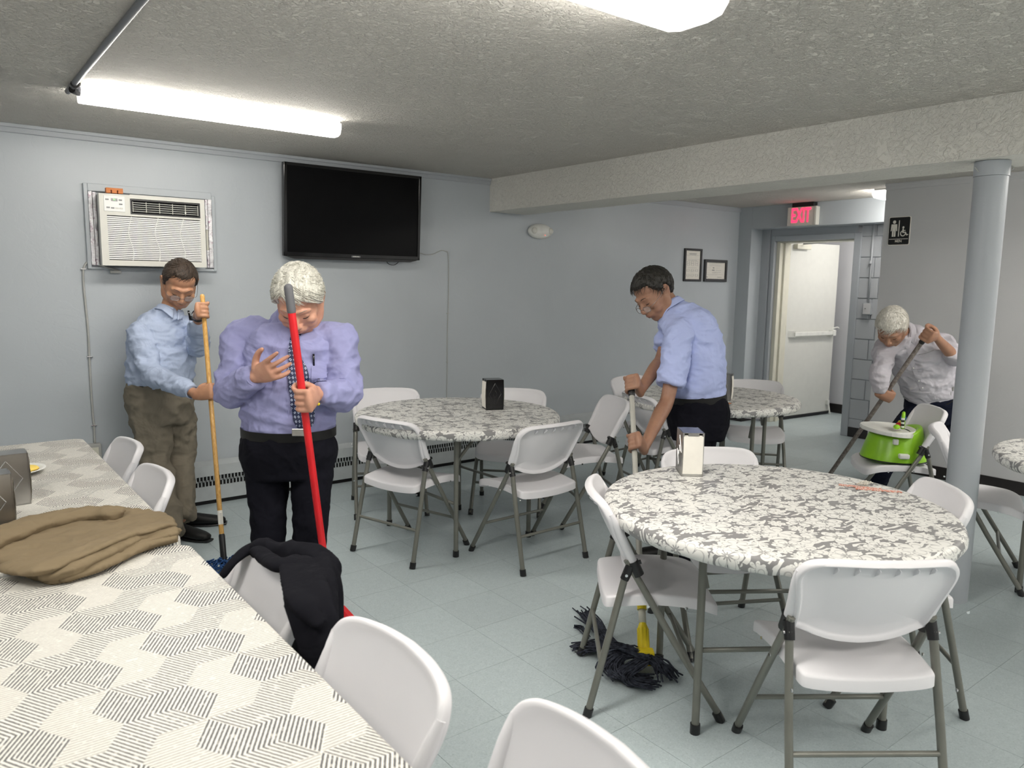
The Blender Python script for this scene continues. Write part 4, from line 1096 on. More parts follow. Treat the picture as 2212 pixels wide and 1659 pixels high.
bm = BM(); lathe(bm, [(.001, .0), (.06, .0), (.075, .004), (.098, .015), (.108, .017), (.107, .019), (.095, .017), (.073, .007), (.058, .003), (.001, .003)], 48); obj('dish', bm, 'white_gloss', PL, smooth=True)
bm = BM(); lathe(bm, [(.079, .0098), (.084, .0122), (.0845, .0130), (.0785, .0104)], 48); obj('printed_ring', bm, 'brown_ring', PL)
bm = BM(); ell(bm, (.01, 0, .010), (.055, .045, .012), seg=20, rings=10)
for v in bm.verts: v.co += v.normal * .004 * noise.noise(v.co * 40)
F_ = obj('omelette', bm, 'food', None, smooth=True); F_.location = PL.location + Vector((.02, 0, .003)); tag(F_, 'piece of yellow food lying on the white plate', 'food')
bm = BM(); prism(bm, [(0, 0), (.05, .004), (.035, .035), (.004, .03)], .003, Matrix.Rotation(.35, 4, 'Y')); F_ = obj('paper_scrap', bm, 'maroon', None); F_.location = PL.location + Vector((.01, .035, .026)); tag(F_, 'maroon folded scrap at the back of the white plate', 'scrap')
# paper chopstick sleeves and crumpled wrapper on the nearest round table
def strip_mat():
    k = N('printed_paper_sleeve', 0.7, (0.8, 0.72, 0.66), 0.2)
    f = k.noise(k.obj((40, 90, 1)), 3, 3, .6)
    k.color(k.ramp(f, [(.46, (.80, .72, .66)), (.50, (.62, .20, .13))])); return k.m
MAT['sleeve'] = strip_mat()
for (u0, v0, u1, v1, lb) in ((1812, 1046, 1905, 1056, 'red printed paper sleeve on the nearest round table, the farther of two'), (1848, 1054, 1948, 1062, 'red printed paper sleeve on the nearest round table, the nearer of two')):
    a = on_z(u0, v0, ZT); b = on_z(u1, v1, ZT); L = (b - a).length
    bm = BM(); box(bm, -L / 2, L / 2, -.012, .012, 0, .0022, bev=.0006)
    bmesh.ops.subdivide_edges(bm, edges=[e for e in bm.edges if e.calc_length() > .1], cuts=10)
    for v in bm.verts: v.co.z += .0015 * abs(noise.noise(Vector((v.co.x * 20, 0, 0))))
    o = obj('paper_sleeve', bm, 'sleeve', None); o.location = ((a.x + b.x) / 2, (a.y + b.y) / 2, ZT - .003); o.rotation_euler = (0, 0, math.atan2(b.y - a.y, b.x - a.x)); tag(o, lb, 'paper sleeve', 'paper sleeves on the nearest table')
c = on_z(1868, 1047, ZT); bm = BM(); grid_surf(bm, lambda u, v: ((u - .5) * .07, (v - .5) * .035, .006 + .010 * noise.noise(Vector((u * 5, v * 4, 3)))), 14, 9)
r_ = bmesh.ops.solidify(bm, geom=bm.faces[:], thickness=.0006)
o = obj('wrapper', bm, 'paper', None); o.location = (c.x, c.y, ZT + .002); tag(o, 'crumpled white wrapper lying on the red printed sleeves', 'wrapper')
c = on_z(1573, 871, ZT); bm = BM(); box(bm, -.02, .02, -.012, .012, 0, .003, bev=.001); o = obj('paper_scrap', bm, 'orange', None); o.location = (c.x, c.y, ZT - .003); tag(o, 'tiny orange scrap on the far round table', 'scrap')

# ------------------------------------------------------------------ tan suit jacket across the two tables
def zt(u, v, z): return on_z(u, v, z)
JK = empty('suit_jacket', (.33, 2.38, ZT), label='tan suit jacket folded over the gap between the hatched tables', cat='jacket')
J0 = Vector((.33, 2.38, ZT))
def jdisp(co, nn):
    a = vnoise(co, 14, 30, 10, 3.1); b = vnoise(co, 34, 60, 20, 8.0)
    return .0065 * (1 - np.abs(a) * 2) * (nn[:, 2] > .2) + .0018 * b
poly = [(-70, 1190), (0, 1150), (60, 1126), (150, 1112), (235, 1104), (300, 1110), (345, 1114), (374, 1130), (387, 1160), (340, 1172), (290, 1188), (215, 1222), (150, 1246), (105, 1252), (40, 1232), (0, 1222), (-70, 1215)]
def pad(name, pl, z0, z1, mat, vox=.006, disp=jdisp, sm=8):
    bm = BM(); P_ = [on_z(u, v, (z0 + z1) / 2) - J0 for u, v in pl]
    prism(bm, [(p.x, p.y) for p in P_], z1 - z0, Matrix.Translation((0, 0, z0 - J0.z))); return remesh(name, bm, vox, mat, JK, smooth=sm, disp=disp)
pad('jacket_body', poly, ZT - .001, ZT + .034, 'jacket_tan')
def jt(name, pts, w, h, mat='jacket_tan', vox=.005, disp=jdisp):
    bm = BM(); P_ = [on_z(u, v, z) - J0 for u, v, z in pts]
    tube(bm, P_, w, 16, 4, side=None, ry=h, round_cap=True) if not hasattr(w, '__len__') else tube(bm, P_, w, 16, 4, ry=h, round_cap=True)
    return remesh(name, bm, vox, mat, JK, smooth=4, disp=disp)
jt('sleeve', [(-60, 1185, .79), (30, 1150, .79), (110, 1126, .79), (190, 1112, .79), (250, 1112, .79)], [.055, .052, .046, .038, .034], [.022, .022, .021, .020, .020])
jt('lapel', [(20, 1225, .775), (90, 1228, .785), (150, 1205, .79), (240, 1168, .79), (330, 1142, .785), (372, 1136, .775)], [.03, .045, .05, .045, .035, .02], [.012, .014, .013, .012, .011, .01])
jt('front_edge', [(95, 1243, .77), (150, 1232, .775), (210, 1205, .775), (280, 1172, .775), (350, 1148, .77), (382, 1150, .76)], [.018, .026, .028, .026, .022, .016], [.014, .018, .018, .018, .016, .012])
jt('lining', [(135, 1249, .758), (200, 1228, .76), (260, 1200, .76), (320, 1176, .76), (375, 1164, .757)], [.02, .03, .03, .024, .016], [.010, .012, .012, .012, .009])
# dark cloth thing on the near corner
c = on_z(85, 1662, .80)
HB = empty('dark_cap', (c.x - .005, c.y - .06, ZT), label='dark navy cloth bundle poking in at the bottom left corner', cat='cloth bundle')
bm = BM(); ell(bm, (0, 0, .028), (.058, .075, .032), seg=24, rings=14)
for v in bm.verts: v.co += Vector((v.co.x, v.co.y, 0)).normalized() * .006 * noise.noise(v.co * 22); v.co.z = max(v.co.z, 0)
obj('folded_cloth', bm, 'navy_cloth', HB, smooth=True)

# ------------------------------------------------------------------ black suit jacket over the chair back
BJ = empty('suit_jacket', (.80, 1.90, .30), label='black suit jacket hanging over a white chair back beside the near hatched table', cat='jacket')
B0 = Vector((.80, 1.90, .30))
def bt(bm, pts, w, h, side=None, sub=4): tube(bm, [Vector(p) - B0 for p in pts], w, 16, sub, side=side, ry=h, round_cap=True)
def bdisp(co, nn): return .008 * (1 - np.abs(vnoise(co, 16, 16, 5, 2.0)) * 2) + .002 * vnoise(co, 40, 40, 20)
def ap(u, v, D): return tuple(at(u, v, D))
bm = BM()
bt(bm, [ap(556, 1186, 2.10), ap(610, 1192, 2.08), ap(670, 1206, 2.03), ap(706, 1230, 1.99)], [.024, .034, .040, .034], [.024, .028, .034, .034])
bt(bm, [ap(672, 1215, 2.04), ap(676, 1262, 2.03), ap(680, 1340, 2.02), ap(684, 1440, 2.01), ap(686, 1560, 2.0)], [.085, .120, .132, .135, .13], [.022, .028, .030, .030, .03], side=(0, 1, 0))
bt(bm, [ap(706, 1240, 1.97), ap(708, 1290, 1.95), ap(702, 1370, 1.93), ap(696, 1460, 1.92)], [.030, .034, .036, .034], [.030, .032, .034, .03])
remesh('jacket_body', bm, .007, 'jacket_black', BJ, smooth=4, disp=bdisp)
bm = BM()
bt(bm, [ap(482, 1242, 2.04), ap(505, 1212, 2.06), ap(532, 1190, 2.09), ap(558, 1180, 2.10), ap(600, 1190, 2.08)], [.012, .018, .024, .028, .03], [.010, .011, .012, .014, .016])
bt(bm, [ap(556, 1188, 2.06), ap(585, 1212, 1.98), ap(620, 1222, 1.93), ap(650, 1214, 1.99)], [.022, .028, .032, .034], [.012, .015, .018, .016])
remesh('collar', bm, .005, 'jacket_black', BJ, smooth=3, disp=lambda co, nn: .003 * vnoise(co, 25, 25, 15))
bm = BM()
bt(bm, [ap(668, 1200, 2.02), ap(655, 1228, 1.92), ap(660, 1270, 1.80), ap(672, 1320, 1.74), ap(686, 1370, 1.715), ap(696, 1430, 1.70), ap(700, 1490, 1.70)], [.030, .048, .056, .056, .054, .050, .045], [.014, .012, .012, .012, .012, .012, .012], side=tuple(RT0))
bt(bm, [ap(618, 1218, 1.93), ap(632, 1255, 1.83), ap(652, 1300, 1.74), ap(690, 1350, 1.70)], [.020, .030, .030, .014], [.008, .008, .008, .006], side=tuple(RT0))
bt(bm, [ap(694, 1215, 2.0), ap(698, 1270, 1.88), ap(700, 1340, 1.80), ap(704, 1430, 1.78)], [.030, .036, .036, .034], [.03, .03, .03, .03])
remesh('lapel', bm, .005, 'jacket_black', BJ, smooth=3, disp=lambda co, nn: .004 * vnoise(co, 22, 22, 9))

# ------------------------------------------------------------------ green baby seat on the chair
bc = CHAIRS['BO']; BS = empty('baby_seat', (4.805, 2.245, .452), bc.rotation_euler.z, 'lime green moulded baby seat with a white tray, on a white chair', 'baby seat')
bm = BM()
def shell(u, v):
    a = 2 * PI * u; r = .185 - .055 * v; z = v * .155 + (.02 if math.sin(a) < 0 else 0) * v
    return (r * math.cos(a) * 1.0, r * math.sin(a) * 1.02, z)
prof = [(.196, 0), (.192, .02), (.180, .06), (.165, .11), (.152, .150), (.145, .158), (.115, .155), (.095, .11), (.085, .05), (.001, .045)]
lathe(bm, prof, 40)
for v in bm.verts: v.co.x *= .98; v.co.z *= 1.0 + .45 * max(0, -v.co.y / .19) * (v.co.z / .15)
obj('shell', bm, 'green', BS, smooth=True)
bm = BM(); lathe(bm, [(.197, .001), (.198, .006), (.193, .008)], 40); obj('base_trim', bm, 'black_plastic', BS)
bm = BM(); prism(bm, [(.195 * math.cos(t), .02 + .155 * math.sin(t)) for t in [2 * PI * i / 32 for i in range(32)]], .022, Matrix.Translation((0, .03, .165)) @ Matrix.Rotation(.10, 4, 'X'))
TR_ = obj('tray', bm, 'white_gloss', BS)
bm = BM(); lathe(bm, [(.16, 0), (.185, .004), (.192, .014), (.196, .014), (.19, -.002)], 32, (0, 0, 0)); bmesh.ops.transform(bm, matrix=Matrix.Translation((0, .05, .182)) @ Matrix.Diagonal((1, .8, 1, 1)), verts=bm.verts); obj('tray_rim', bm, 'white_gloss', TR_, smooth=True)
for s in (-1, 1):
    bm = BM(); box(bm, s * .185 - .02, s * .185 + .02, -.03, .03, .035, .065, bev=.008); obj('clip', bm, 'white_gloss', BS)
    bm = BM(); box(bm, s * .16 - .015, s * .16 + .015, .03, .06, .115, .15, bev=.006); obj('latch', bm, 'white_gloss', BS)
TY = empty('toy', BS.matrix_basis @ Vector((-.06, -.02, .200)), .4, 'green, red and striped baby toy standing on the tray of the green seat', 'toy')
for nm, c_, r_, m_ in (('leaf_arch', None, None, 'green'), ('red_bead', (.0, .02, .02), (.02, .02, .018), 'red'), ('yellow_wing', (.07, .02, .02), (.03, .012, .02), 'yellow'), ('blue_ball', (.03, .0, .06), (.018, .018, .018), 'yarn_blue'), ('green_foot', (-.05, .03, .015), (.035, .02, .015), 'green')):
    bm = BM()
    if c_ is None: tube(bm, [(.01, 0, .0), (-.005, 0, .05), (.02, 0, .095), (.055, 0, .07), (.07, 0, .02)], [.012, .011, .010, .011, .012], 10, 4)
    else: ell(bm, c_, r_, seg=14, rings=8)
    obj(nm, bm, m_, TY, smooth=True)
for i in range(5):
    bm = BM(); tube(bm, [(-.025, 0, .01 + i * .012), (-.025, 0, .021 + i * .012)], .010, 10); obj('striped_bead', bm, 'black_plastic' if i % 2 else 'white_gloss', TY)

# ------------------------------------------------------------------ mops and brooms
def pole_thing(name, label, cat, top, bot, segs):
    """segs: list of (name, t0, t1, radius, material); origin at the foot"""
    o = empty(name, bot, label=label, cat=cat); top = Vector(top) - Vector(bot)
    for (n_, t0, t1, r, m) in segs:
        bm = BM(); tube(bm, [top * t0, top * t1], r, 14, round_cap=True); obj(n_, bm, m, o, smooth=True, ang=60)
    return o, top
def strands(parent, base, n, spread, length, mat, r0=.0035, seed=1, flat=.02, dirs=None, name='yarn'):
    rr = random.Random(seed); bm = BM()
    for i in range(n):
        a = rr.uniform(0, 2 * PI) if dirs is None else rr.gauss(dirs[0], dirs[1])
        L = length * rr.uniform(.55, 1.05); b = Vector(base) + Vector((rr.uniform(-1, 1) * spread[0], rr.uniform(-1, 1) * spread[1], rr.uniform(-.4, .4) * .03))
        d = Vector((math.cos(a), math.sin(a), 0)); side_ = Vector((-d.y, d.x, 0)); w = rr.uniform(-1, 1) * .045
        pts = []
        for k in range(6):
            t = k / 5
            p = b + d * L * t + side_ * w * math.sin(t * PI * rr.uniform(.8, 1.3)) + side_ * .008 * rr.uniform(-1, 1)
            p.z = max(r0 * 1.2 + rr.uniform(0, flat), b.z * (1 - t) ** 1.4 + rr.uniform(0, flat) * .8)
            pts.append(p)
        tube(bm, pts, [r0, r0, r0, r0, r0, r0 * .5], 5, 2)
    o = obj(name, bm, mat, parent, smooth=True); o['kind'] = 'stuff'; return o
# wooden handled dust mop (man in khaki)
w_bot = on_z(485, 1228, .02); w_top = at(437, 640, 4.17)
MOPA, tv = pole_thing('dust_mop', 'wooden-handled mop held by the man in khaki trousers', 'mop', w_top, w_bot, [('pole', .10, 1.0, .0125, 'wood'), ('socket', .0, .115, .016, 'black_plastic')])
bm = BM(); p0, p1 = tv * .155, tv * .205; tube(bm, [p0, p1], .0130, 14); obj('barcode_label', bm, 'paper', MOPA)
bm = BM()
for i in range(9):
    t = .160 + .0045 * i; q = tv * t; box(bm, q.x - .006, q.x + .006, q.y - .0138, q.y - .0128, q.z - .0006, q.z + .0006)
obj('barcode_bars', bm, 'black_plastic', MOPA)
strands(MOPA, (-.03, 0, .035), 90, (.14, .05), .09, 'yarn_blue', .004, 4, .02)
# red pole broom (man in lavender)
r_bot = at(732, 1372, 2.93); r_bot.z = .0; r_top = at(623, 622, 2.56)
MOPB, tv = pole_thing('red_broom', 'red-handled broom with a grey grip standing before the man in the dark tie', 'broom', r_top, Vector((r_bot.x, r_bot.y, 0)), [('pole', .12, .948, .0135, 'red'), ('grip', .948, 1.0, .0150, 'grey_grip')])
BR_ = basis(RT0, FW0, UP)
bm = BM(); prism(bm, [(-.13, .05), (.13, .05), (.112, .11), (.078, .17), (.03, .225), (-.03, .225), (-.078, .17), (-.112, .11)], .035, basis(RT0, UP, -FW0, FW0 * .018) @ Matrix.Translation((-.01, .05, 0)))
obj('broom_head', bm, 'red', MOPB)
bm = BM(); rr = random.Random(3)
for i in range(160):
    x = rr.uniform(-.125, .12); q = RT0 * x + FW0 * rr.uniform(-.014, .014); tube(bm, [q + Vector((0, 0, .115)), q * 1.05 + Vector((0, 0, .003))], .0018, 4)
o = obj('bristles', bm, 'black_plastic', MOPB); o['kind'] = 'stuff'
# grey pole mop with the yellow clamp (man in sky blue)
g_bot = on_z(1392, 1428, .03); g_top = at(1363, 818, 3.78)
MOPC, tv = pole_thing('wet_mop', 'grey-handled string mop with a yellow clamp under a white chair', 'mop', g_top, g_bot, [('pole', .16, .94, .0130, 'pole_grey'), ('grip', .93, 1.0, .0165, 'black_plastic')])
d_ = tv.normalized()
bm = BM(); tube(bm, [d_ * .045, d_ * .06, d_ * .13, d_ * .15], [.020, .0225, .0215, .014], 18); CLP = obj('clamp_barrel', bm, 'yellow', MOPC, ang=50)
bm = BM()
for i in range(10):
    a = 2 * PI * i / 10; s1, s2 = frame_from(d_); q = s1 * math.cos(a) * .0215 + s2 * math.sin(a) * .0215; tube(bm, [d_ * .05 + q, d_ * .128 + q * .98], .003, 6)
obj('grip_ridges', bm, 'yellow', CLP)
bm = BM(); tube(bm, [d_ * .205, d_ * .245], .0195, 16); obj('upper_collar', bm, 'yellow', MOPC)
bm = BM(); tube(bm, [d_ * .15, d_ * .205], .0155, 14); obj('ferrule', bm, 'cream', MOPC, smooth=True)
bm = BM(); box(bm, -.036, .036, -.022, .022, -.012, .048, bev=.005, M=basis(RT0, FW0, UP)); obj('clamp_jaw', bm, 'yellow', MOPC)
bm = BM(); box(bm, .03, .075, .0, .02, -.015, .022, bev=.003, M=basis(RT0, FW0, UP)); obj('side_plate', bm, 'black_plastic', MOPC)
def ystr(path_list, n, r0, seed, mat='yarn', jit=.02, name='yarn'):
    rr = random.Random(seed); bm = BM()
    for i in range(n):
        path = path_list[rr.randrange(len(path_list))]
        ox_, oy_ = rr.gauss(0, jit), rr.gauss(0, jit); pts = []; m = len(path); cut = rr.uniform(.75, 1.0)
        for k, (u, v, z) in enumerate(path):
            q = on_z(u, v, z) - g_bot; t = k / (m - 1)
            if t > cut: break
            sp_ = .5 + t
            pts.append(q + Vector((ox_ * sp_ + rr.gauss(0, .006), oy_ * sp_ + rr.gauss(0, .006), rr.uniform(-.5, 1) * .012)))
            pts[-1].z = max(pts[-1].z, r0 - g_bot.z + .0008)
        if len(pts) > 2: tube(bm, pts, r0, 5, 3)
    o = obj(name, bm, mat, MOPC, smooth=True); o['kind'] = 'stuff'
PA = [(1395, 1420, .055), (1350, 1405, .07), (1315, 1385, .06), (1290, 1355, .045), (1262, 1325, .02), (1240, 1312, .006)]
PB = [(1395, 1425, .05), (1370, 1440, .045), (1350, 1455, .03), (1360, 1468, .015), (1400, 1474, .008), (1440, 1466, .005)]
PC = [(1400, 1420, .055), (1420, 1430, .05), (1435, 1445, .035), (1448, 1460, .015), (1450, 1466, .006)]
PD = [(1390, 1415, .06), (1345, 1400, .075), (1310, 1400, .05), (1285, 1395, .03), (1260, 1400, .015), (1243, 1402, .008)]
PE = [(1395, 1420, .06), (1360, 1410, .06), (1335, 1420, .05), (1320, 1440, .03), (1340, 1460, .02), (1390, 1472, .01)]
ystr([PA, PB, PB, PC, PD, PD, PE, PE], 430, .0034, 5, jit=.017)
ystr([[(1290, 1350, .03), (1262, 1325, .012), (1245, 1315, .005), (1232, 1306, .004)], [(1270, 1375, .02), (1255, 1360, .006), (1240, 1355, .004), (1228, 1354, .004)], [(1280, 1350, .03), (1262, 1322, .012), (1250, 1312, .005)]], 14, .0026, 8, jit=.012, name='loose_ends')
ystr([[(1362, 1382, .10), (1345, 1400, .09), (1335, 1418, .065)]], 12, .0036, 9, 'yarn_red', .004, name='red_stitching')
# worn pole (man by the column)
p_bot = on_z(1768, 1060, .03); p_top = at(2003, 722, 4.95)
MOPD, tv = pole_thing('floor_mop', 'worn brown-grey mop pole held slanting by the white-haired man by the column', 'mop', p_top, p_bot, [('pole', .02, .955, .0145, 'pole_worn'), ('grip', .955, 1.0, .019, 'black_plastic')])
strands(MOPD, (0, 0, .03), 60, (.10, .05), .12, 'yarn', .004, 6, .015)
# ------------------------------------------------------------------ people
from mathutils.bvhtree import BVHTree
def nrm(v): v = Vector(v); return v.normalized()
def bvh_of(o):
    me = o.data; return BVHTree.FromPolygons([tuple(v.co) for v in me.vertices], [tuple(p.vertices) for p in me.polygons])
def hitpx(bvh, O, u, v, lift=0.0):
    r = ray(u, v).normalized(); loc, no, i, d = bvh.ray_cast(CAM - O, r)
    if loc is None: return None
    if no.dot(r) > 0: no = -no
    return loc + no * lift
def px_patch(name, bvh, O, rows, mat, parent, lift=.004, nu=6, nv=4, thick=.003, smooth=True):
    """rows: list of (uL, vL, uR, vR) from top to bottom; cast on the surface, thickened"""
    R_ = catmull(rows, nv) if len(rows) > 2 else [np.array(rows[0]) + (np.array(rows[1]) - np.array(rows[0])) * t for t in np.linspace(0, 1, nv * 2)]
    bm = BM(); V = []; last = None
    for r in R_:
        row = []
        for i in range(nu):
            t = i / (nu - 1); p = hitpx(bvh, O, r[0] + (r[2] - r[0]) * t, r[1] + (r[3] - r[1]) * t, lift)
            if p is None: p = last if last is not None else None
            if p is None: return None
            last = p; row.append(p)
        V.append(row)
    B = [[bm.verts.new(p) for p in row] for row in V]
    for j in range(len(B) - 1):
        for i in range(nu - 1): bm.faces.new((B[j][i], B[j][i + 1], B[j + 1][i + 1], B[j + 1][i]))
    back = (CAM - O - V[0][0]).normalized() * -thick
    C_ = [[bm.verts.new(p + back) for p in row] for row in V]
    for j in range(len(B) - 1):
        for i in range(nu - 1): bm.faces.new((C_[j][i], C_[j + 1][i], C_[j + 1][i + 1], C_[j][i + 1]))
    m, n = len(B) - 1, nu - 1
    for i in range(n): bm.faces.new((B[0][i], C_[0][i], C_[0][i + 1], B[0][i + 1])); bm.faces.new((B[m][i], B[m][i + 1], C_[m][i + 1], C_[m][i]))
    for j in range(m): bm.faces.new((B[j][0], B[j + 1][0], C_[j + 1][0], C_[j][0])); bm.faces.new((B[j][n], C_[j][n], C_[j + 1][n], B[j + 1][n]))
    return obj(name, bm, mat, parent, smooth=smooth, ang=45)
def px_line(name, bvh, O, pts, r, mat, parent, lift=.001, sub=3):
    P_ = [hitpx(bvh, O, c[0], c[1], lift) for c in (catmull(pts, sub) if len(pts) > 2 else [np.array(p) for p in pts])]
    P_ = [p for p in P_ if p is not None]
    if len(P_) < 2: return
    bm = BM(); tube(bm, P_, r, 6); return obj(name, bm, mat, parent, smooth=True)

def grip_hand(bm, G, axis, n, sign, rp, s=1.0, tilt=0.0, thumb=1, side_n=0.0):
    """closed hand round a pole. n: from palm to pole; fingers leave along f and curl round. returns wrist point"""
    a = nrm(axis); n = nrm(Vector(n) - a * Vector(n).dot(a)); f = a.cross(n) * sign
    G = Vector(G); Pc = G - n * (rp + .016 * s)
    T_ = lambda p: p
    W_ = Pc - f * .058 * s - a * tilt * .04
    K = Pc + f * .030 * s
    tube(bm, [W_ - f * .012 * s, Pc - f * .030 * s, Pc, K], [.028 * s, .037 * s, .041 * s, .041 * s], 14, 2, side=a, ry=[.021 * s, .019 * s, .0175 * s, .0155 * s], round_cap=True)
    for i, (o, L) in enumerate(((.0325, .92), (.0110, 1.04), (-.0110, 1.0), (-.0318, .82))):
        q0 = K + a * (o * s) - n * .001
        r_ = rp + .009 * s
        c = G + a * (o * s * 1.02 + .002 * (i - 1.5) * tilt)
        p = [q0]
        for ang in (62, 108, 152, 200, 238):
            t = math.radians(ang * (.92 + .08 * L)); p.append(c - n * math.cos(t) * r_ * (1.10 if ang < 90 else 1.0) + f * math.sin(t) * r_ * (1.25 if ang < 90 else 1.02))
        tube(bm, p, [.0102 * s, .0100 * s, .0098 * s, .0090 * s, .0085 * s, .0070 * s], 10, 2, round_cap=True)
    ts = thumb
    r0 = Pc - f * .032 * s + a * (.028 * ts * s)
    p = [r0, r0 + (n * .020 + a * .012 * ts - f * .004) * s, G + a * (.045 * ts * s) - f * (rp + .012 * s) + n * .004, G + a * (.046 * ts * s) - f * (rp + .004) + n * (rp + .012 * s), G + a * (.042 * ts * s) + f * .008 + n * (rp + .013 * s)]
    tube(bm, p, [.0150 * s, .0135 * s, .0118 * s, .0105 * s, .0085 * s], 10, 2, round_cap=True)
    return W_
def open_hand(bm, W_, d, n, thumb_dir, s=1.0, curls=(10, 25, 35, 45)):
    d = nrm(d); n = nrm(Vector(n) - d * Vector(n).dot(d)); a = nrm(thumb_dir); a = nrm(a - d * a.dot(d) - n * a.dot(n))
    W_ = Vector(W_)
    tube(bm, [W_ - d * .01, W_ + d * .03 * s, W_ + d * .065 * s, W_ + d * .092 * s], [.026 * s, .036 * s, .041 * s, .040 * s], 14, 2, side=a, ry=[.019 * s, .018 * s, .016 * s, .0135 * s], round_cap=True)
    for i, (o, L, sp) in enumerate(((.032, .95, .16), (.0105, 1.06, .05), (-.0108, 1.0, -.06), (-.031, .80, -.18))):
        c = math.radians(curls[i]); dd = nrm(d + a * sp); p0 = W_ + d * .088 * s + a * (o * s); pts = [p0]; ang = c * .6
        for sg in (.040, .026, .021):
            v = dd * math.cos(ang) + n * math.sin(ang); pts.append(pts[-1] + v * sg * L * s); ang += c
        tube(bm, pts, [.0100 * s, .0092 * s, .0084 * s, .0066 * s], 10, 3, round_cap=True)
    r0 = W_ + d * .022 * s + a * .026 * s
    tube(bm, [r0, r0 + (a * .026 + d * .014 + n * .012) * s, r0 + (a * .044 + d * .040 + n * .020) * s, r0 + (a * .050 + d * .066 + n * .022) * s], [.0150 * s, .0130 * s, .0112 * s, .0082 * s], 10, 3, round_cap=True)

def head_prims(bm, M, s):
    """head in local axes: x = person's right, y = forward, z = up; origin at the middle of the head"""
    def P(x, y, z): return M @ Vector((x * s, y * s, z * s))
    R3 = M.to_3x3()
    def E_(c, r, rot=None):
        R = R3 if rot is None else R3 @ rot
        ell(bm, P(*c), tuple(q * s for q in r), R, 20, 14)
    E_((0, -.016, .030), (.0765, .096, .086)); E_((0, .030, -.012), (.068, .066, .082)); E_((0, .026, .050), (.066, .058, .052))
    E_((0, .052, -.098), (.031, .030, .023)); E_((0, .042, -.070), (.050, .046, .040))
    for q in (-1, 1):
        tube(bm, [P(q * .062, -.004, -.030), P(q * .058, .010, -.070), P(q * .028, .050, -.098)], [.022 * s, .022 * s, .020 * s], 12, 2, round_cap=True)
        E_((q * .043, .062, -.026), (.026, .024, .021)); E_((q * .040, .050, -.052), (.024, .030, .026))
        E_((q * .031, .0785, .002), (.0175, .011, .0100)); E_((q * .031, .078, -.0115), (.016, .009, .006))
        E_((q * .0125, .1010, -.0385), (.0095, .011, .0080))
        # ear
        Re = Matrix.Rotation(q * .35, 3, 'Z')
        E_((q * .079, -.012, -.004), (.0055, .019, .031), Re); E_((q * .082, -.017, .006), (.006, .014, .020), Re); E_((q * .079, -.006, -.030), (.006, .009, .010), Re)
        tube(bm, [P(q * .080, .004, .010), P(q * .086, -.004, .026), P(q * .090, -.022, .024), P(q * .088, -.028, .002), P(q * .082, -.016, -.024)], [.0045 * s] * 5, 8, 3, round_cap=True)
    tube(bm, [P(-.046, .072, .019), P(-.022, .086, .024), P(0, .088, .020), P(.022, .086, .024), P(.046, .072, .019)], [.010 * s, .012 * s, .010 * s, .012 * s, .010 * s], 10, 3, round_cap=True)
    tube(bm, [P(0, .088, .012), P(0, .099, -.010), P(0, .110, -.030), P(0, .107, -.040)], [.0085 * s, .0098 * s, .0120 * s, .0100 * s], 12, 3, round_cap=True)
    E_((0, .074, -.062), (.034, .026, .024))
    tube(bm, [P(-.023, .086, -.062), P(-.009, .0975, -.0590), P(0, .0985, -.0600), P(.009, .0975, -.0590), P(.023, .086, -.062)], [.0045 * s, .0062 * s, .006 * s, .0062 * s, .0045 * s], 8, 3, round_cap=True)
    tube(bm, [P(-.020, .086, -.0690), P(0, .0960, -.0725), P(.020, .086, -.0690)], [.0045 * s, .0070 * s, .0045 * s], 8, 3, round_cap=True)
    tube(bm, [P(-.04, .068, -.012), P(-.046, .064, -.035)], [.01 * s, .01 * s], 8, round_cap=True)
def hair_mesh(M, s, mat, parent, front=.055, top_t=.014, side_z=-.01, back_z=-.06, recede=0.0, amp=.004, freq=(70, 26, 70), seed=0., vol=0.0, sideburn=.0, fringe_drop=0.0, part_x=None):
    """closed cap that sinks under the scalp beyond the hairline"""
    bm = BM(); nu, nv = 120, 80
    c = Vector((0, -.010, .030))
    def f(u, v):
        th = 2 * PI * u; ph = PI * (v * .86)
        d = Vector((math.sin(ph) * math.sin(th), math.sin(ph) * math.cos(th), math.cos(ph)))   # y forward at th=0
        # skull radius along d
        rx, ry, rz = .0785, .100, .088
        r = 1.0 / math.sqrt((d.x / rx) ** 2 + (d.y / ry) ** 2 + (d.z / rz) ** 2)
        p = c + d * r
        # hairline height as function of azimuth
        az = abs(math.atan2(math.sin(th), math.cos(th)))
        if az < .75: line = front - recede * (abs(az - .42) < .28) * (-1) * (1 - abs(az - .42) / .28) + fringe_drop * math.cos(az * 2)
        elif az < 1.45: line = front + (side_z - front) * ((az - .75) / .70) ** .8 - sideburn * max(0, 1 - abs(az - 1.35) / .16)
        elif az < 1.85: line = side_z + .028 * math.sin((az - 1.45) / .4 * PI)
        else: line = side_z + (back_z - side_z) * min(1, (az - 1.85) / .5)
        q = Vector((p.x * freq[0] + seed, p.y * freq[1], p.z * freq[2])); nz = noise.noise(q) + .5 * noise.noise(q * 2.3)
        k = (p.z - line + .006 * nz) / .012
        k = max(-1.0, min(1.0, k))
        t = top_t * (1 + vol * max(0, d.z)) if k > 0 else .010
        if part_x is not None:
            t *= 1 - .45 * math.exp(-((p.x - part_x) / .010) ** 2) * (d.z > .3)
        r += t * k + amp * nz * max(0, k)
        q2 = c + d * r
        if p.z < line - .04: q2 = c + d * (r - .02)
        return M @ (q2 * s)
    V = grid_surf(bm, f, nu, nv, closed_u=True)
    bmesh.ops.remove_doubles(bm, verts=bm.verts, dist=1e-5)
    return obj('hair', bm, mat, parent, smooth=True)
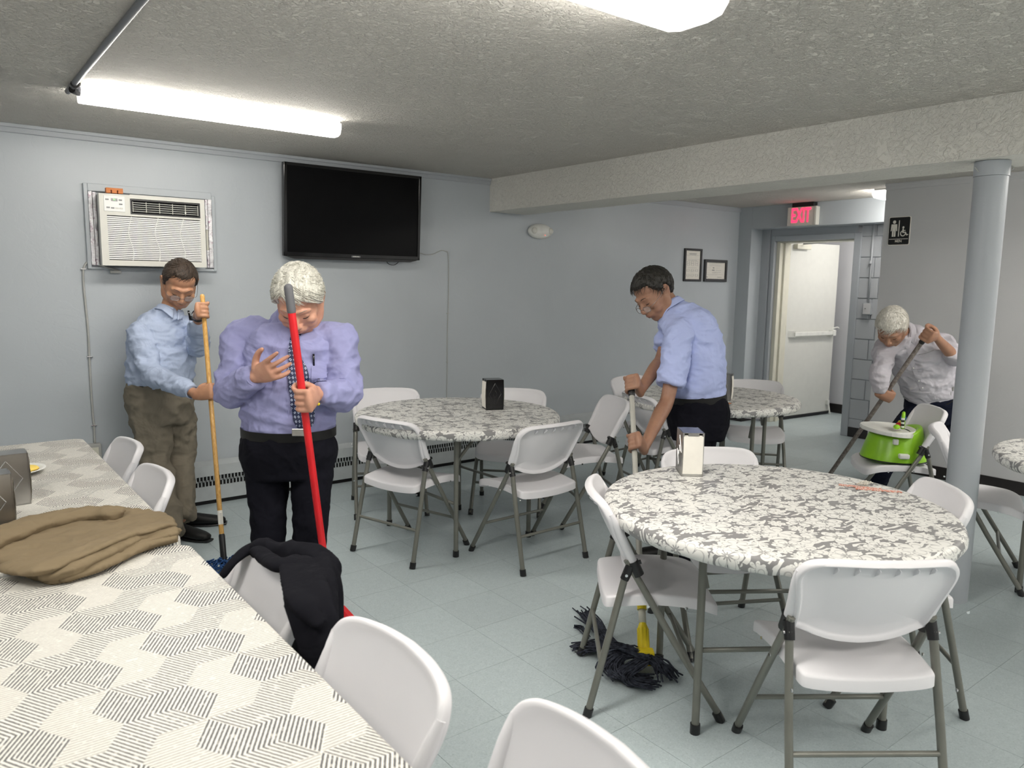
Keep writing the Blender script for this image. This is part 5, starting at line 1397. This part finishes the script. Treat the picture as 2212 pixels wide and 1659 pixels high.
def hair_strands(M, s, mat, parent, n, length, r, lift, front, side_z, back_z, seed, swirl=.4, crown=(0, -.05), part=None, spiky=0.0, phmax=.62):
    rr = random.Random(seed); bm = BM(); c = Vector((0, -.010, .030))
    def sk(th, ph, e):
        d = Vector((math.sin(ph) * math.sin(th), math.sin(ph) * math.cos(th), math.cos(ph)))
        r_ = 1.0 / math.sqrt((d.x / .0785) ** 2 + (d.y / .100) ** 2 + (d.z / .088) ** 2)
        return c + d * (r_ + e)
    def line(th):
        az = abs(math.atan2(math.sin(th), math.cos(th)))
        if az < .75: return front
        if az < 1.45: return front + (side_z - front) * ((az - .75) / .70) ** .8
        if az < 1.85: return side_z + .028 * math.sin((az - 1.45) / .4 * PI)
        return side_z + (back_z - side_z) * min(1, (az - 1.85) / .5)
    k = 0; tries = 0
    while k < n and tries < n * 5:
        tries += 1
        th = rr.uniform(0, 2 * PI); ph = math.acos(1 - rr.uniform(0.0, 1.35)); L = length * rr.uniform(.6, 1.15); sw = swirl * rr.uniform(.6, 1.2) * (1 if part is None or math.sin(th) * .08 > part else -1)
        if sk(th, ph, 0).z < line(th) + .004: continue
        pts = []; e0 = lift * rr.uniform(.35, 1.05); wob = rr.uniform(-.2, .2)
        for i in range(6):
            t = i / 5; a = th + (sw * t * L / .06 + wob * t * t) / max(.35, math.sin(ph)) ; p_ = ph + t * L / .09
            q = sk(a, p_, e0 * (1 - .25 * t) + spiky * t * L)
            if spiky == 0 and q.z < line(a) - .010: break
            pts.append(M @ (q * s))
        if len(pts) < 3: continue
        m = len(pts); tube(bm, pts, [r * s * (1 - .75 * (i / (m - 1)) ** 2) for i in range(m)], 4, 1); k += 1
    o = obj('hair_strands', bm, mat, parent, smooth=True); o['kind'] = 'stuff'; return o
def face_parts(M, s, parent, brow='brow', lid=-.004, eyes=True, glasses=None, gdrop=0.0, lips='lips'):
    def P(x, y, z): return M @ Vector((x * s, y * s, z * s))
    for q in (-1, 1):
        bm = BM(); tube(bm, [P(q * .012, .0965, .0200), P(q * .026, .0950, .0270), P(q * .040, .0850, .0260), P(q * .050, .0740, .0180)], [.0016 * s, .0030 * s, .0026 * s, .0010 * s], 8, 3, ry=[.0014 * s] * 4); obj('eyebrow', bm, brow, parent, smooth=True)
        bm = BM(); tube(bm, [P(q * .0165, .0860, -.0045), P(q * .024, .0893, -.0068), P(q * .032, .0893, -.0078), P(q * .040, .0860, -.0062), P(q * .0465, .0800, -.0030)], [.0006 * s, .0014 * s, .0016 * s, .0013 * s, .0006 * s], 8, 3); obj('eyelashes', bm, 'eye_dark', parent, smooth=True)
    bm = BM(); tube(bm, [P(-.022, .0900, -.0655), P(-.010, .1010, -.0650), P(0, .1022, -.0660), P(.010, .1010, -.0650), P(.022, .0900, -.0655)], [.0008 * s, .0020 * s, .0020 * s, .0020 * s, .0008 * s], 8, 3); obj('mouth', bm, lips, parent, smooth=True)
    for q in (-1, 1):
        bm = BM(); ell(bm, P(q * .0062, .1085, -.0455), (.0030 * s, .0030 * s, .0016 * s), M.to_3x3(), 8, 6); obj('nostril', bm, 'eye_dark', parent, smooth=True)
    if glasses:
        G_ = obj('glasses', _glasses_bm(P, s, gdrop, glasses[1]), glasses[0], parent, smooth=True)
        for q in (-1, 1):
            bm = BM(); ring = [P(q * .033 + .0215 * math.copysign(abs(math.cos(t)) ** .6, math.cos(t)), .108 + gdrop * .3 - .010 * abs(q * .033 + .02 * math.cos(t)) / .05, -.012 - gdrop + .0145 * math.copysign(abs(math.sin(t)) ** .6, math.sin(t))) for t in [2 * PI * i / 20 for i in range(20)]]
            bm.faces.new([bm.verts.new(p) for p in ring]); obj('lens', bm, 'glass', G_)
def _glasses_bm(P, s, gd, r):
    bm = BM()
    for q in (-1, 1):
        ring = [P(q * .033 + .0215 * math.copysign(abs(math.cos(t)) ** .6, math.cos(t)), .108 + gd * .3 - .010 * abs(q * .033 + .02 * math.cos(t)) / .05, -.012 - gd + .0145 * math.copysign(abs(math.sin(t)) ** .6, math.sin(t))) for t in [2 * PI * i / 24 for i in range(25)]]
        tube(bm, ring, r, 6)
        tube(bm, [P(q * .0545, .097, -.006 - gd), P(q * .072, .085, -.004 - gd * .8), P(q * .0825, .03, .002 - gd * .3), P(q * .086, -.008, .012)], r, 6, 2)
    tube(bm, [P(-.0115, .108 + gd * .3, -.008 - gd), P(0, .112 + gd * .3, -.005 - gd), P(.0115, .108 + gd * .3, -.008 - gd)], r, 6, 2)
    return bm
def collar(M, rx, ry, parent, mat, h=.034, flare=.016, wing=.030, gap=.35):
    """M: local axes at the neck base: x right, y forward, z along the neck"""
    bm = BM()
    def f(u, v):
        a = gap * .5 + (2 * PI - gap) * u; x = math.sin(a); y = math.cos(a)
        near = max(0, 1 - min(a, 2 * PI - a) / 1.0)
        z = h * (1 - v) * (1 - .25 * near) - (wing * near) * v - .004
        k = 1 + 0 * v
        return M @ Vector((x * (rx + flare * v ** .7), y * (ry + flare * v ** .7 + .012 * near * v), z - .012 * near))
    grid_surf(bm, f, 48, 8)
    def g(u, v):
        a = gap * .5 + (2 * PI - gap) * u
        return M @ Vector((math.sin(a) * (rx - .002), math.cos(a) * (ry - .002), h * (1 - v) - .012 * v - .01 * max(0, 1 - min(a, 2 * PI - a) / 1.0)))
    grid_surf(bm, g, 48, 5)
    me = obj('collar', bm, mat, parent, smooth=True)
    so = me.modifiers.new('solid', 'SOLIDIFY'); so.thickness = .0035; so.offset = 0
    return me
def folds(amp, f=(9, 9, 17), fine=.0016, seed=0.):
    def d(co, nn):
        a = vnoise(co, f[0], f[1], f[2], seed); b = vnoise(co, f[0] * 2.3, f[1] * 2.3, f[2] * 2.0, seed + 9)
        return amp * (.95 - 2 * np.abs(a)) + amp * .45 * (.7 - 2 * np.abs(b)) + fine * vnoise(co, 70, 70, 70)
    return d
def shoe(parent, O, heel, toe, s=1.0):
    heel = Vector(heel); toe = Vector(toe); d = toe - heel; d.z = 0; d.normalize(); sd = Vector((-d.y, d.x, 0))
    bm = BM(); L = .29 * s
    b = Vector((heel.x, heel.y, 0)) - O; b.z = 0
    tube(bm, [b + UP * .045, b + d * .07 + UP * .048, b + d * .15 + UP * .040, b + d * .23 + UP * .032, b + d * (L - .02) + UP * .028], [.034, .037, .045, .047, .034], 16, 3, side=sd, ry=[.040, .044, .036, .028, .022], round_cap=True)
    tube(bm, [b + UP * .04, b + UP * .10], [.038, .036], 14, 1, round_cap=True)
    for v in bm.verts: v.co.z = max(v.co.z, .012)
    o = remesh('shoe', bm, .007, 'leather', parent, smooth=3)
    bm = BM(); tube(bm, [b + d * -.03 + UP * .009, b + d * .10 + UP * .009, b + d * .20 + UP * .009, b + d * (L + .005) + UP * .010], [.030, .036, .048, .030], 20, 4, side=sd, ry=[.009, .009, .009, .009], round_cap=False); obj('sole', bm, 'black_plastic', o, smooth=True, ang=60)
def belt(parent, c, axis, side, rx, ry, h=.034):
    z = nrm(axis); x = nrm(Vector(side) - z * Vector(side).dot(z)); y = z.cross(x); bm = BM(); n = 48
    V = []
    for (k, zz) in ((1, -h / 2), (1.012, -h / 2), (1.012, h / 2), (1, h / 2)):
        V.append([bm.verts.new(Vector(c) + x * (rx * k * math.cos(2 * PI * i / n)) + y * (ry * k * math.sin(2 * PI * i / n)) + z * zz) for i in range(n)])
    for j in range(4):
        for i in range(n): bm.faces.new((V[j][i], V[j][(i + 1) % n], V[(j + 1) % 4][(i + 1) % n], V[(j + 1) % 4][i]))
    return obj('belt', bm, 'leather', parent, smooth=True, ang=50)

R_, Fw = RT0, FW0
VOX = 0.0055
def person(name_label, feet, cfg):
    """cfg holds joints in world space; builds body, shirt, trousers, hair and small parts below one empty"""
    O = Vector((feet.x, feet.y, 0)); E_ = empty('person', O, label=name_label, cat='person')
    L = lambda p: Vector(p) - O
    hs = cfg['head_scale']; hc = L(cfg['head']); f = nrm(cfg['face']); u = nrm(cfg.get('head_up', UP)); u = nrm(u - f * u.dot(f)); x = f.cross(u)
    M = basis(x, f, u, hc)
    sv = nrm(cfg['left'])
    bm = BM(); head_prims(bm, M, hs)
    nb = L(cfg['neck'])
    hb = M @ Vector((0, -.030 * hs, -.055 * hs))
    tube(bm, [M @ Vector((0, -.02 * hs, -.02 * hs)), hb, (hb + nb) / 2, nb, nb - (nb - L(cfg['torso'][0][0])) * -.0 - UP * .05], [.052, .056, .057, .058, .060], 16, 2, ry=[.055, .058, .058, .056, .054], side=sv, round_cap=True)
    tp = [L(t[0]) for t in cfg['torso']]
    tube(bm, tp, [t[1] * .74 for t in cfg['torso']], 18, 2, side=sv, ry=[t[2] * .74 for t in cfg['torso']], round_cap=True)
    for arm in cfg['arms']:
        S_, E2 = L(arm['sh']), L(arm['el'])
        h = arm['hand']
        if h[0] == 'grip': W_ = grip_hand(bm, L(h[1]), h[2], h[3], h[4], h[5], h[6], thumb=h[7], tilt=h[8] if len(h) > 8 else 0)
        else: W_ = L(h[1]); open_hand(bm, W_, h[2], h[3], h[4], h[5], h[6])
        tube(bm, [S_, S_ + (E2 - S_) * .5, E2, E2 + (W_ - E2) * .3, E2 + (W_ - E2) * .8, W_], [.046, .041, .036, .038, .028, .026], 14, 3, round_cap=True)
        arm['W'] = W_
    for leg in cfg['legs']:
        tube(bm, [L(leg[0]), L(leg[1]), L(leg[2])], [.062, .045, .033], 12, 3, round_cap=True)
    remesh('body', bm, cfg.get('vox', VOX) * .82, cfg['skin'], E_, smooth=3)
    # shirt
    bm = BM()
    tube(bm, tp, [t[1] for t in cfg['torso']], 24, 3, side=sv, ry=[t[2] for t in cfg['torso']], round_cap=True)
    for arm in cfg['arms']:
        S_, E2, W_ = L(arm['sh']), L(arm['el']), arm['W']
        up = L(cfg['torso'][1][0])
        root = up + (S_ - up) * .35
        if arm.get('short'):
            k = arm['short']; e = S_ + (E2 - S_) * k
            tube(bm, [root, S_, S_ + (E2 - S_) * k * .5, e], [.070, .068, .067, .068], 18, 3, round_cap=False)
        elif arm.get('rolled'):
            e = E2 + (W_ - E2) * arm['rolled']
            tube(bm, [root, S_, S_ + (E2 - S_) * .5, E2, e], [.066, .067, .060, .056, .050], 16, 3, round_cap=True)
        else:
            k = arm.get('cuff', .93)
            tube(bm, [root, S_, S_ + (E2 - S_) * .5, E2, E2 + (W_ - E2) * .45, E2 + (W_ - E2) * k], [.066, .068, .062, .056, .049, .037], 16, 3, round_cap=False)
    tube(bm, [L(cfg['arms'][0]['sh']), nb - UP * .035 + (L(cfg['arms'][0]['sh']) - nb) * .3, nb - UP * .02, nb - UP * .035 + (L(cfg['arms'][1]['sh']) - nb) * .3, L(cfg['arms'][1]['sh'])], [.055, .066, .070, .066, .055], 14, 3, round_cap=True)
    sh = remesh('shirt', bm, cfg.get('vox', VOX), cfg['shirt'], E_, smooth=6, disp=folds(cfg.get('fold', .009), cfg.get('ff', (8, 8, 15)), seed=cfg['seed']))
    # cuffs
    for arm in cfg['arms']:
        if arm.get('short') or arm.get('rolled'): continue
        E2, W_ = L(arm['el']), arm['W']; k = arm.get('cuff', .93); d = (W_ - E2)
        bm = BM(); tube(bm, [E2 + d * (k - .02) - d.normalized() * .045, E2 + d * (k + .01), E2 + d * (k + .012)], [.0405, .0385, .034], 20, 1, cap=False); c_ = obj('cuff', bm, cfg['shirt'], E_, smooth=True, ang=60)
    # collar
    fz = nrm(hb - nb); fy = nrm(Vector(cfg['front']) - fz * Vector(cfg['front']).dot(fz)); fx = fy.cross(fz)
    collar(basis(fx, fy, fz, nb + fz * cfg.get('collar_up', .004)), .068, .070, E_, cfg['shirt'])
    # trousers
    bm = BM(); hp = [(L(p), a, b) for p, a, b in cfg['hips']]
    hp[0] = (hp[0][0] * .55 + hp[1][0] * .45, hp[0][1] * .93, hp[0][2] * .93)
    tube(bm, [h[0] for h in hp], [h[1] for h in hp], 24, 3, side=sv, ry=[h[2] for h in hp], round_cap=False)
    for leg in cfg['legs']:
        a, b, c = L(leg[0]), L(leg[1]), L(leg[2]); w = cfg.get('legw', 1.0)
        tube(bm, [a + (a - b) * .08, a + (b - a) * .3, a + (b - a) * .7, b, b + (c - b) * .5, c + (c - b).normalized() * .01], [.098 * w, .098 * w, .086 * w, .078 * w, .070 * w, .066 * w], 18, 3, round_cap=False)
    remesh('trousers', bm, cfg.get('vox', VOX) * 1.25, cfg['trousers'], E_, smooth=5, disp=folds(cfg.get('tfold', .010), (7, 7, 9), seed=cfg['seed'] + 4))
    for sh_ in cfg['shoes']: shoe(E_, O, *sh_)
    bl = cfg['belt']; B_ = belt(E_, L(bl[0]), bl[1], sv, bl[2], bl[3])
    return E_, O, M, hs, sh, B_

# ---- man in khaki with the wooden mop (left)
D1 = 4.62
ft1 = on_z(372, 1150, 0)
pa1 = at(437, 640, 4.33) - w_bot; axis1 = pa1.normalized()
def on_pole(bot, top, t): return Vector(bot) + (Vector(top) - Vector(bot)) * t
w_topv = w_top
def pole_at_v(bot, top, v):
    lo, hi = 0.0, 1.0
    for _ in range(40):
        m = (lo + hi) / 2; p = Vector(bot) + (Vector(top) - Vector(bot)) * m - CAM; vv = 829.5 + F_PX * p.dot(CD) / p.dot(FWD)
        if vv > v: lo = m
        else: hi = m
    return Vector(bot) + (Vector(top) - Vector(bot)) * lo
axw = (w_top - w_bot).normalized()
front1 = R_ * .72 - Fw * .60; left1 = Fw * .72 + R_ * .60
nb1 = at(366, 676, D1 - .02)
cfg = dict(head_scale=1.17, head=at(388, 612, D1 - .06), face=R_ * .40 - Fw * .66 - UP * .62, head_up=UP + front1 * .3, left=left1, front=front1, neck=nb1,
    torso=[(at(360, 690, D1), .10, .09), (at(352, 712, D1), .175, .120), (at(350, 745, D1), .190, .148), (at(349, 780, D1), .192, .165), (at(347, 812, D1 - .01), .186, .162), (at(347, 832, D1), .172, .150)],
    arms=[dict(sh=at(303, 712, D1 - .12), el=at(326, 806, D1 - .22), hand=('grip', pole_at_v(w_bot, w_top, 848), axw, Fw * .9 - UP * .1 + R_ * .35, -1, .0125, 1.08, 1), cuff=.90),
          dict(sh=at(412, 708, D1 + .10), el=at(428, 748, D1 - .02), hand=('grip', pole_at_v(w_bot, w_top, 672), axw, R_ * .75 + Fw * .3, -1, .0125, 1.05, 1), cuff=.80)],
    legs=[(at(322, 880, D1 - .06), at(338, 1000, D1 - .08), on_z(372, 1150, .07)), (at(380, 880, D1 + .08), at(388, 995, D1 + .09), on_z(392, 1118, .09))],
    hips=[(at(347, 815, D1), .170, .146), (at(347, 835, D1), .182, .160), (at(348, 872, D1), .190, .165), (at(350, 915, D1), .165, .14)],
    shoes=[(on_z(366, 1158, 0), on_z(420, 1166, 0)), (on_z(380, 1138, 0), on_z(450, 1134, 0))],
    belt=(at(347, 826, D1), UP + R_ * .05, .186, .163), skin='skin1', shirt='shirt1', trousers='khaki', seed=1.3, legw=1.04, tfold=.017, fold=.014, vox=.0065)
E1, O1, M1, s1, sh1, B1 = person('man in light blue shirt and khaki trousers holding a wooden mop', ft1, cfg)
hair_mesh(M1, s1, 'hair_dark', E1, front=.082, top_t=.006, side_z=-.004, back_z=-.05, recede=.0, amp=.002, seed=2, sideburn=.02)
hair_strands(M1, s1, 'hair_dark', E1, 420, .055, .0011, .008, .080, -.004, -.05, 3, swirl=.55)
face_parts(M1, s1, E1, glasses=('silver_frame', .0011), gdrop=.004)
bv = bvh_of(sh1)
px_line('placket', bv, O1, [(389, 675), (397, 700), (402, 725), (408, 745), (409, 775), (407, 812)], .0016, 'shirt1', E1, -.0005)
px_patch('pocket', bv, O1, [(404, 701, 424, 692), (405, 730, 423, 724)], 'shirt1', E1, .003)
bm = BM(); p = hitpx(bv, O1, 413, 688, .010)
if p is not None:
    tube(bm, [p + UP * .035 - R_ * .01, p - UP * .02], .006, 8); tube(bm, [p + R_ * .014 + UP * .006, p + R_ * .014 - UP * .02], .014, 10); obj('pocket_pens', bm, 'black_gloss', E1, smooth=True)
W_ = cfg['arms'][1]['W']; e_ = cfg['arms'][1]['el'] - O1; d = (W_ - e_).normalized()
bm = BM(); tube(bm, [W_ - d * .032, W_ - d * .010], .0345, 18, cap=False); obj('watch', bm, 'leather', E1)

# ---- man in lavender shirt and tie with the red broom
D2 = 2.95
ft2 = Vector(at(625, 1200, D2)); ft2.z = 0
def flo(u, D, z=0.0):   # floor point at column u and depth D
    lo, hi = 700, 3000
    for _ in range(40):
        m = (lo + hi) / 2
        if at(u, m, D).z > z: lo = m
        else: hi = m
    return at(u, lo, D)
rbot = Vector((r_bot.x, r_bot.y, 0)); axr = (r_top - rbot).normalized()
front2 = -Fw + R_ * .03
G2_ = pole_at_v(rbot, r_top, 862)
cfg = dict(head_scale=1.03, head=at(646, 648, D2 - .10), face=-Fw * .76 - UP * .65 + R_ * .06, head_up=UP * 1 - Fw * .1, left=R_ * 1.0, front=-Fw - UP * .2, neck=at(640, 700, D2 - .0),
    torso=[(at(638, 712, D2), .10, .085), (at(635, 738, D2), .185, .120), (at(630, 790, D2), .188, .140), (at(626, 845, D2), .180, .150), (at(624, 890, D2), .176, .150), (at(624, 922, D2), .168, .138)],
    arms=[dict(sh=at(527, 727, D2), el=at(497, 846, D2 - .06), hand=('open', at(553, 812, D2 - .21), R_ * .55 + UP * .22 - Fw * .45, Fw * .5 + UP * .3 + R_ * .4, UP * .9 + R_ * .3, 1.0, (6, 28, 36, 42)), cuff=.97),
          dict(sh=at(731, 733, D2), el=at(745, 850, D2 - .06), hand=('grip', G2_, axr, -R_, 1, .0135, 1.02, 1), cuff=.90)],
    legs=[(at(577, 990, D2), at(580, 1130, D2 - .03), flo(584, D2 + .02, .08)), (at(674, 990, D2), at(670, 1130, D2 - .03), flo(664, D2 + .02, .08))],
    hips=[(at(624, 918, D2), .166, .136), (at(624, 945, D2), .176, .146), (at(624, 985, D2), .182, .15), (at(625, 1030, D2), .155, .12)],
    shoes=[(flo(584, D2 + .06), flo(575, D2 - .2)), (flo(662, D2 + .06), flo(668, D2 - .2))],
    belt=(at(624, 930, D2), UP, .179, .150), skin='skin2', collar_up=.030, shirt='shirt2', trousers='black_cloth', seed=5.1, fold=.0125, tfold=.006, legw=.80, vox=.0052)
E2, O2, M2, s2, sh2, B2 = person('silver-haired man in lavender shirt and dark dotted tie holding a red broom', ft2, cfg)
hair_mesh(M2, s2, 'hair_silver', E2, front=.064, top_t=.013, side_z=-.012, back_z=-.07, amp=.005, freq=(60, 18, 40), seed=4, vol=.25, sideburn=.012)
hair_strands(M2, s2, 'hair_silver', E2, 1500, .085, .0012, .0185, .058, -.014, -.07, 5, swirl=.75, part=.035)
face_parts(M2, s2, E2, brow='brow_grey')
bv = bvh_of(sh2)
px_patch('tie', bv, O2, [(634, 716, 655, 718), (627, 732, 648, 733), (625, 770, 650, 770), (622, 800, 664, 800), (624, 835, 669, 835), (629, 880, 677, 878), (634, 912, 676, 914), (650, 929, 655, 930)], 'tie', E2, .007, 10, 5, .006)
px_patch('shirt_pocket', bv, O2, [(672, 792, 704, 790), (672, 826, 706, 824)], 'shirt2', E2, .004, thick=.003)
bm = BM(); p = hitpx(bv, O2, 677, 778, .008)
tube(bm, [p + UP * .022, p - UP * .022], .0038, 8); tube(bm, [p + UP * .012 - Fw * .006, p - UP * .006 - Fw * .006], .0014, 6); obj('pocket_pen', bm, 'black_gloss', E2, smooth=True)
p = at(645, 934, D2 - .165) - O2; bm = BM(); box(bm, -.024, .024, -.004, .004, -.014, .014, bev=.002, M=basis(R_, Fw, UP, p)); obj('buckle', bm, 'steel', B2)
px_line('placket', bv, O2, [(622, 740), (619, 800), (622, 860), (625, 918)], .0016, 'shirt2', E2, -.0004)
W_ = cfg['arms'][0]['W']; e_ = cfg['arms'][0]['el'] - O2
bm = BM(); ell(bm, W_ + UP * -.036 - Fw * .01 - R_ * .015, (.006, .006, .006), seg=10, rings=8); obj('cufflink', bm, 'yellow', E2)
W_ = cfg['arms'][1]['W']; bm = BM(); ell(bm, W_ + UP * -.034 - Fw * .014 + R_ * .012, (.006, .006, .006), seg=10, rings=8); obj('cufflink', bm, 'yellow', E2)

# ---- man in sky blue short sleeves with the grey mop
D3 = 4.02
ft3 = on_z(1475, 1212, 0)
axg = (g_top - g_bot).normalized()
front3 = -R_ * .93 - Fw * .30; left3 = -Fw * .93 + R_ * .30
cfg = dict(head_scale=1.08, head=at(1413, 634, D3 - .02), face=-R_ * .68 - Fw * .42 - UP * .58, head_up=UP - R_ * .35, left=left3, front=front3 - UP * .5, neck=at(1451, 672, D3), collar_up=.018,
    torso=[(at(1464, 684, D3), .10, .09), (at(1484, 706, D3), .172, .122), (at(1496, 752, D3), .182, .145), (at(1500, 800, D3), .175, .146), (at(1503, 835, D3), .168, .140), (at(1504, 856, D3), .160, .135)],
    arms=[dict(sh=at(1468, 724, D3 - .15), el=at(1442, 862, D3 - .20), hand=('grip', pole_at_v(g_bot, g_top, 958), axg, Fw * .45 - R_ * .8, 1, .013, 1.05, 1), short=.78),
          dict(sh=at(1450, 718, D3 + .14), el=at(1428, 778, D3 + .05), hand=('grip', pole_at_v(g_bot, g_top, 832), axg, Fw * .35 - R_ * .85, 1, .0165, 1.05, 1), short=.60)],
    legs=[(at(1500, 910, D3 - .09), at(1492, 1060, D3 - .05), on_z(1474, 1200, .08)), (at(1512, 908, D3 + .10), at(1512, 1045, D3 + .16), on_z(1510, 1172, .08))],
    hips=[(at(1504, 845, D3), .158, .132), (at(1506, 868, D3), .172, .148), (at(1508, 905, D3), .176, .152), (at(1508, 950, D3), .15, .125)],
    shoes=[(on_z(1485, 1208, 0), on_z(1430, 1206, 0)), (on_z(1516, 1182, 0), on_z(1460, 1178, 0))],
    belt=(at(1504, 858, D3), UP - R_ * .10, .172, .147), skin='skin3', shirt='shirt3', trousers='black_cloth', seed=8.7, fold=.011, tfold=.006, legw=.86, vox=.0062)
E3, O3, M3, s3, sh3, B3 = person('black-haired man in a sky blue short-sleeved shirt leaning over a grey mop', ft3, cfg)
hair_mesh(M3, s3, 'hair_black', E3, front=.072, top_t=.014, side_z=.004, back_z=-.045, amp=.004, seed=6, freq=(90, 90, 90))
hair_strands(M3, s3, 'hair_black', E3, 900, .030, .0010, .016, .070, .004, -.045, 7, swirl=.3, spiky=.12)
face_parts(M3, s3, E3, glasses=('silver_frame', .0013), gdrop=.012)
bv = bvh_of(sh3)
px_line('armhole_seam', bv, O3, [(1452, 735), (1466, 722), (1482, 722), (1492, 745), (1494, 775)], .0014, 'shirt3', E3, -.0004)
bm = BM(); p = hitpx(bv, O3, 1424, 772, .003)
if p is not None: tube(bm, [p + UP * .012, p - UP * .010], .004, 8); obj('pocket_pen', bm, 'black_gloss', E3)

# ---- white-haired man by the column with the worn mop
D4 = 5.42
ft4 = on_z(1975, 1052, 0)
axp = (p_top - p_bot).normalized()
front4 = -Fw * .85 - R_ * .35; left4 = R_ * .85 - Fw * .30
spn = nrm(at(1962, 722, D4 - .22) - at(2010, 845, D4))
cfg = dict(head_scale=1.06, head=at(1926, 707, D4 - .30), face=-Fw * .52 - R_ * .42 - UP * .74, head_up=UP * .6 - Fw * .5 - R_ * .3, left=left4, front=front4 - UP * .6, neck=at(1955, 722, D4 - .20),
    torso=[(at(1966, 730, D4 - .18), .11, .09), (at(1976, 748, D4 - .16), .185, .120), (at(1990, 780, D4 - .10), .190, .140), (at(2002, 812, D4 - .05), .185, .150), (at(2010, 836, D4 - .02), .178, .148), (at(2014, 852, D4), .170, .140)],
    arms=[dict(sh=at(1913, 752, D4 - .20), el=at(1900, 815, D4 - .30), hand=('grip', pole_at_v(p_bot, p_top, 851), axp, Fw * .8 + UP * .3, -1, .0145, 1.05, 1), cuff=.86),
          dict(sh=at(2036, 742, D4 - .12), el=at(2062, 772, D4 - .30), hand=('grip', pole_at_v(p_bot, p_top, 722), axp, Fw * .5 - UP * .3 - R_ * .5, 1, .019, 1.1, 1), rolled=.12)],
    legs=[(at(1985, 895, D4 + .02), at(1930, 955, D4 - .16), on_z(1893, 1044, .08)), (at(2045, 895, D4 + .08), at(2070, 960, D4 - .05), flo(2085, D4 + .08, .08))],
    hips=[(at(2014, 845, D4), .168, .140), (at(2016, 862, D4 + .01), .180, .155), (at(2018, 888, D4 + .03), .185, .158), (at(2018, 912, D4 + .04), .16, .13)],
    shoes=[(on_z(1893, 1042, 0), on_z(1868, 1060, 0)), (flo(2085, D4 + .08), flo(2068, D4 - .1))],
    belt=(at(2014, 856, D4), spn * -1, .180, .152), skin='skin4', shirt='shirt4', trousers='navy_cloth', seed=12.1, fold=.012, tfold=.008, legw=.95, vox=.0068)
E4, O4, M4, s4, sh4, B4 = person('white-haired man in a pale shirt bent over a long mop beside the column', ft4, cfg)
hair_mesh(M4, s4, 'hair_white', E4, front=.058, top_t=.014, side_z=.000, back_z=-.05, amp=.0025, seed=9, freq=(110, 110, 110))
hair_strands(M4, s4, 'hair_white', E4, 1200, .026, .0011, .018, .057, .0, -.05, 9, swirl=.3, spiky=.25)
face_parts(M4, s4, E4, brow='brow_grey')
bv = bvh_of(sh4)
px_patch('placket', bv, O4, [(1953, 742, 1962, 738), (1968, 790, 1977, 787), (1983, 830, 1992, 828), (1991, 846, 2001, 845)], 'shirt4', E4, .003, 3, 4, .003)
for (u, v) in ((1973, 795), (1985, 822), (1993, 838)):
    p = hitpx(bv, O4, u, v, .006)
    if p is not None: bm = BM(); ell(bm, p, (.005, .005, .005), seg=10, rings=6); obj('button', bm, 'white_gloss', E4)
px_line('pocket_edge', bv, O4, [(1984, 766), (2000, 763), (2018, 756)], .0016, 'ac_side', E4, 0)
p = at(2058, 832, D4 - .17) - O4; bm = BM(); tube(bm, [p + UP * .03, p - UP * .04], .010, 8); tube(bm, [p - UP * .03 - R_ * .015, p - UP * .07 - R_ * .01], .006, 8); obj('key_ring', bm, 'steel', E4)
bpy.context.view_layer.update()
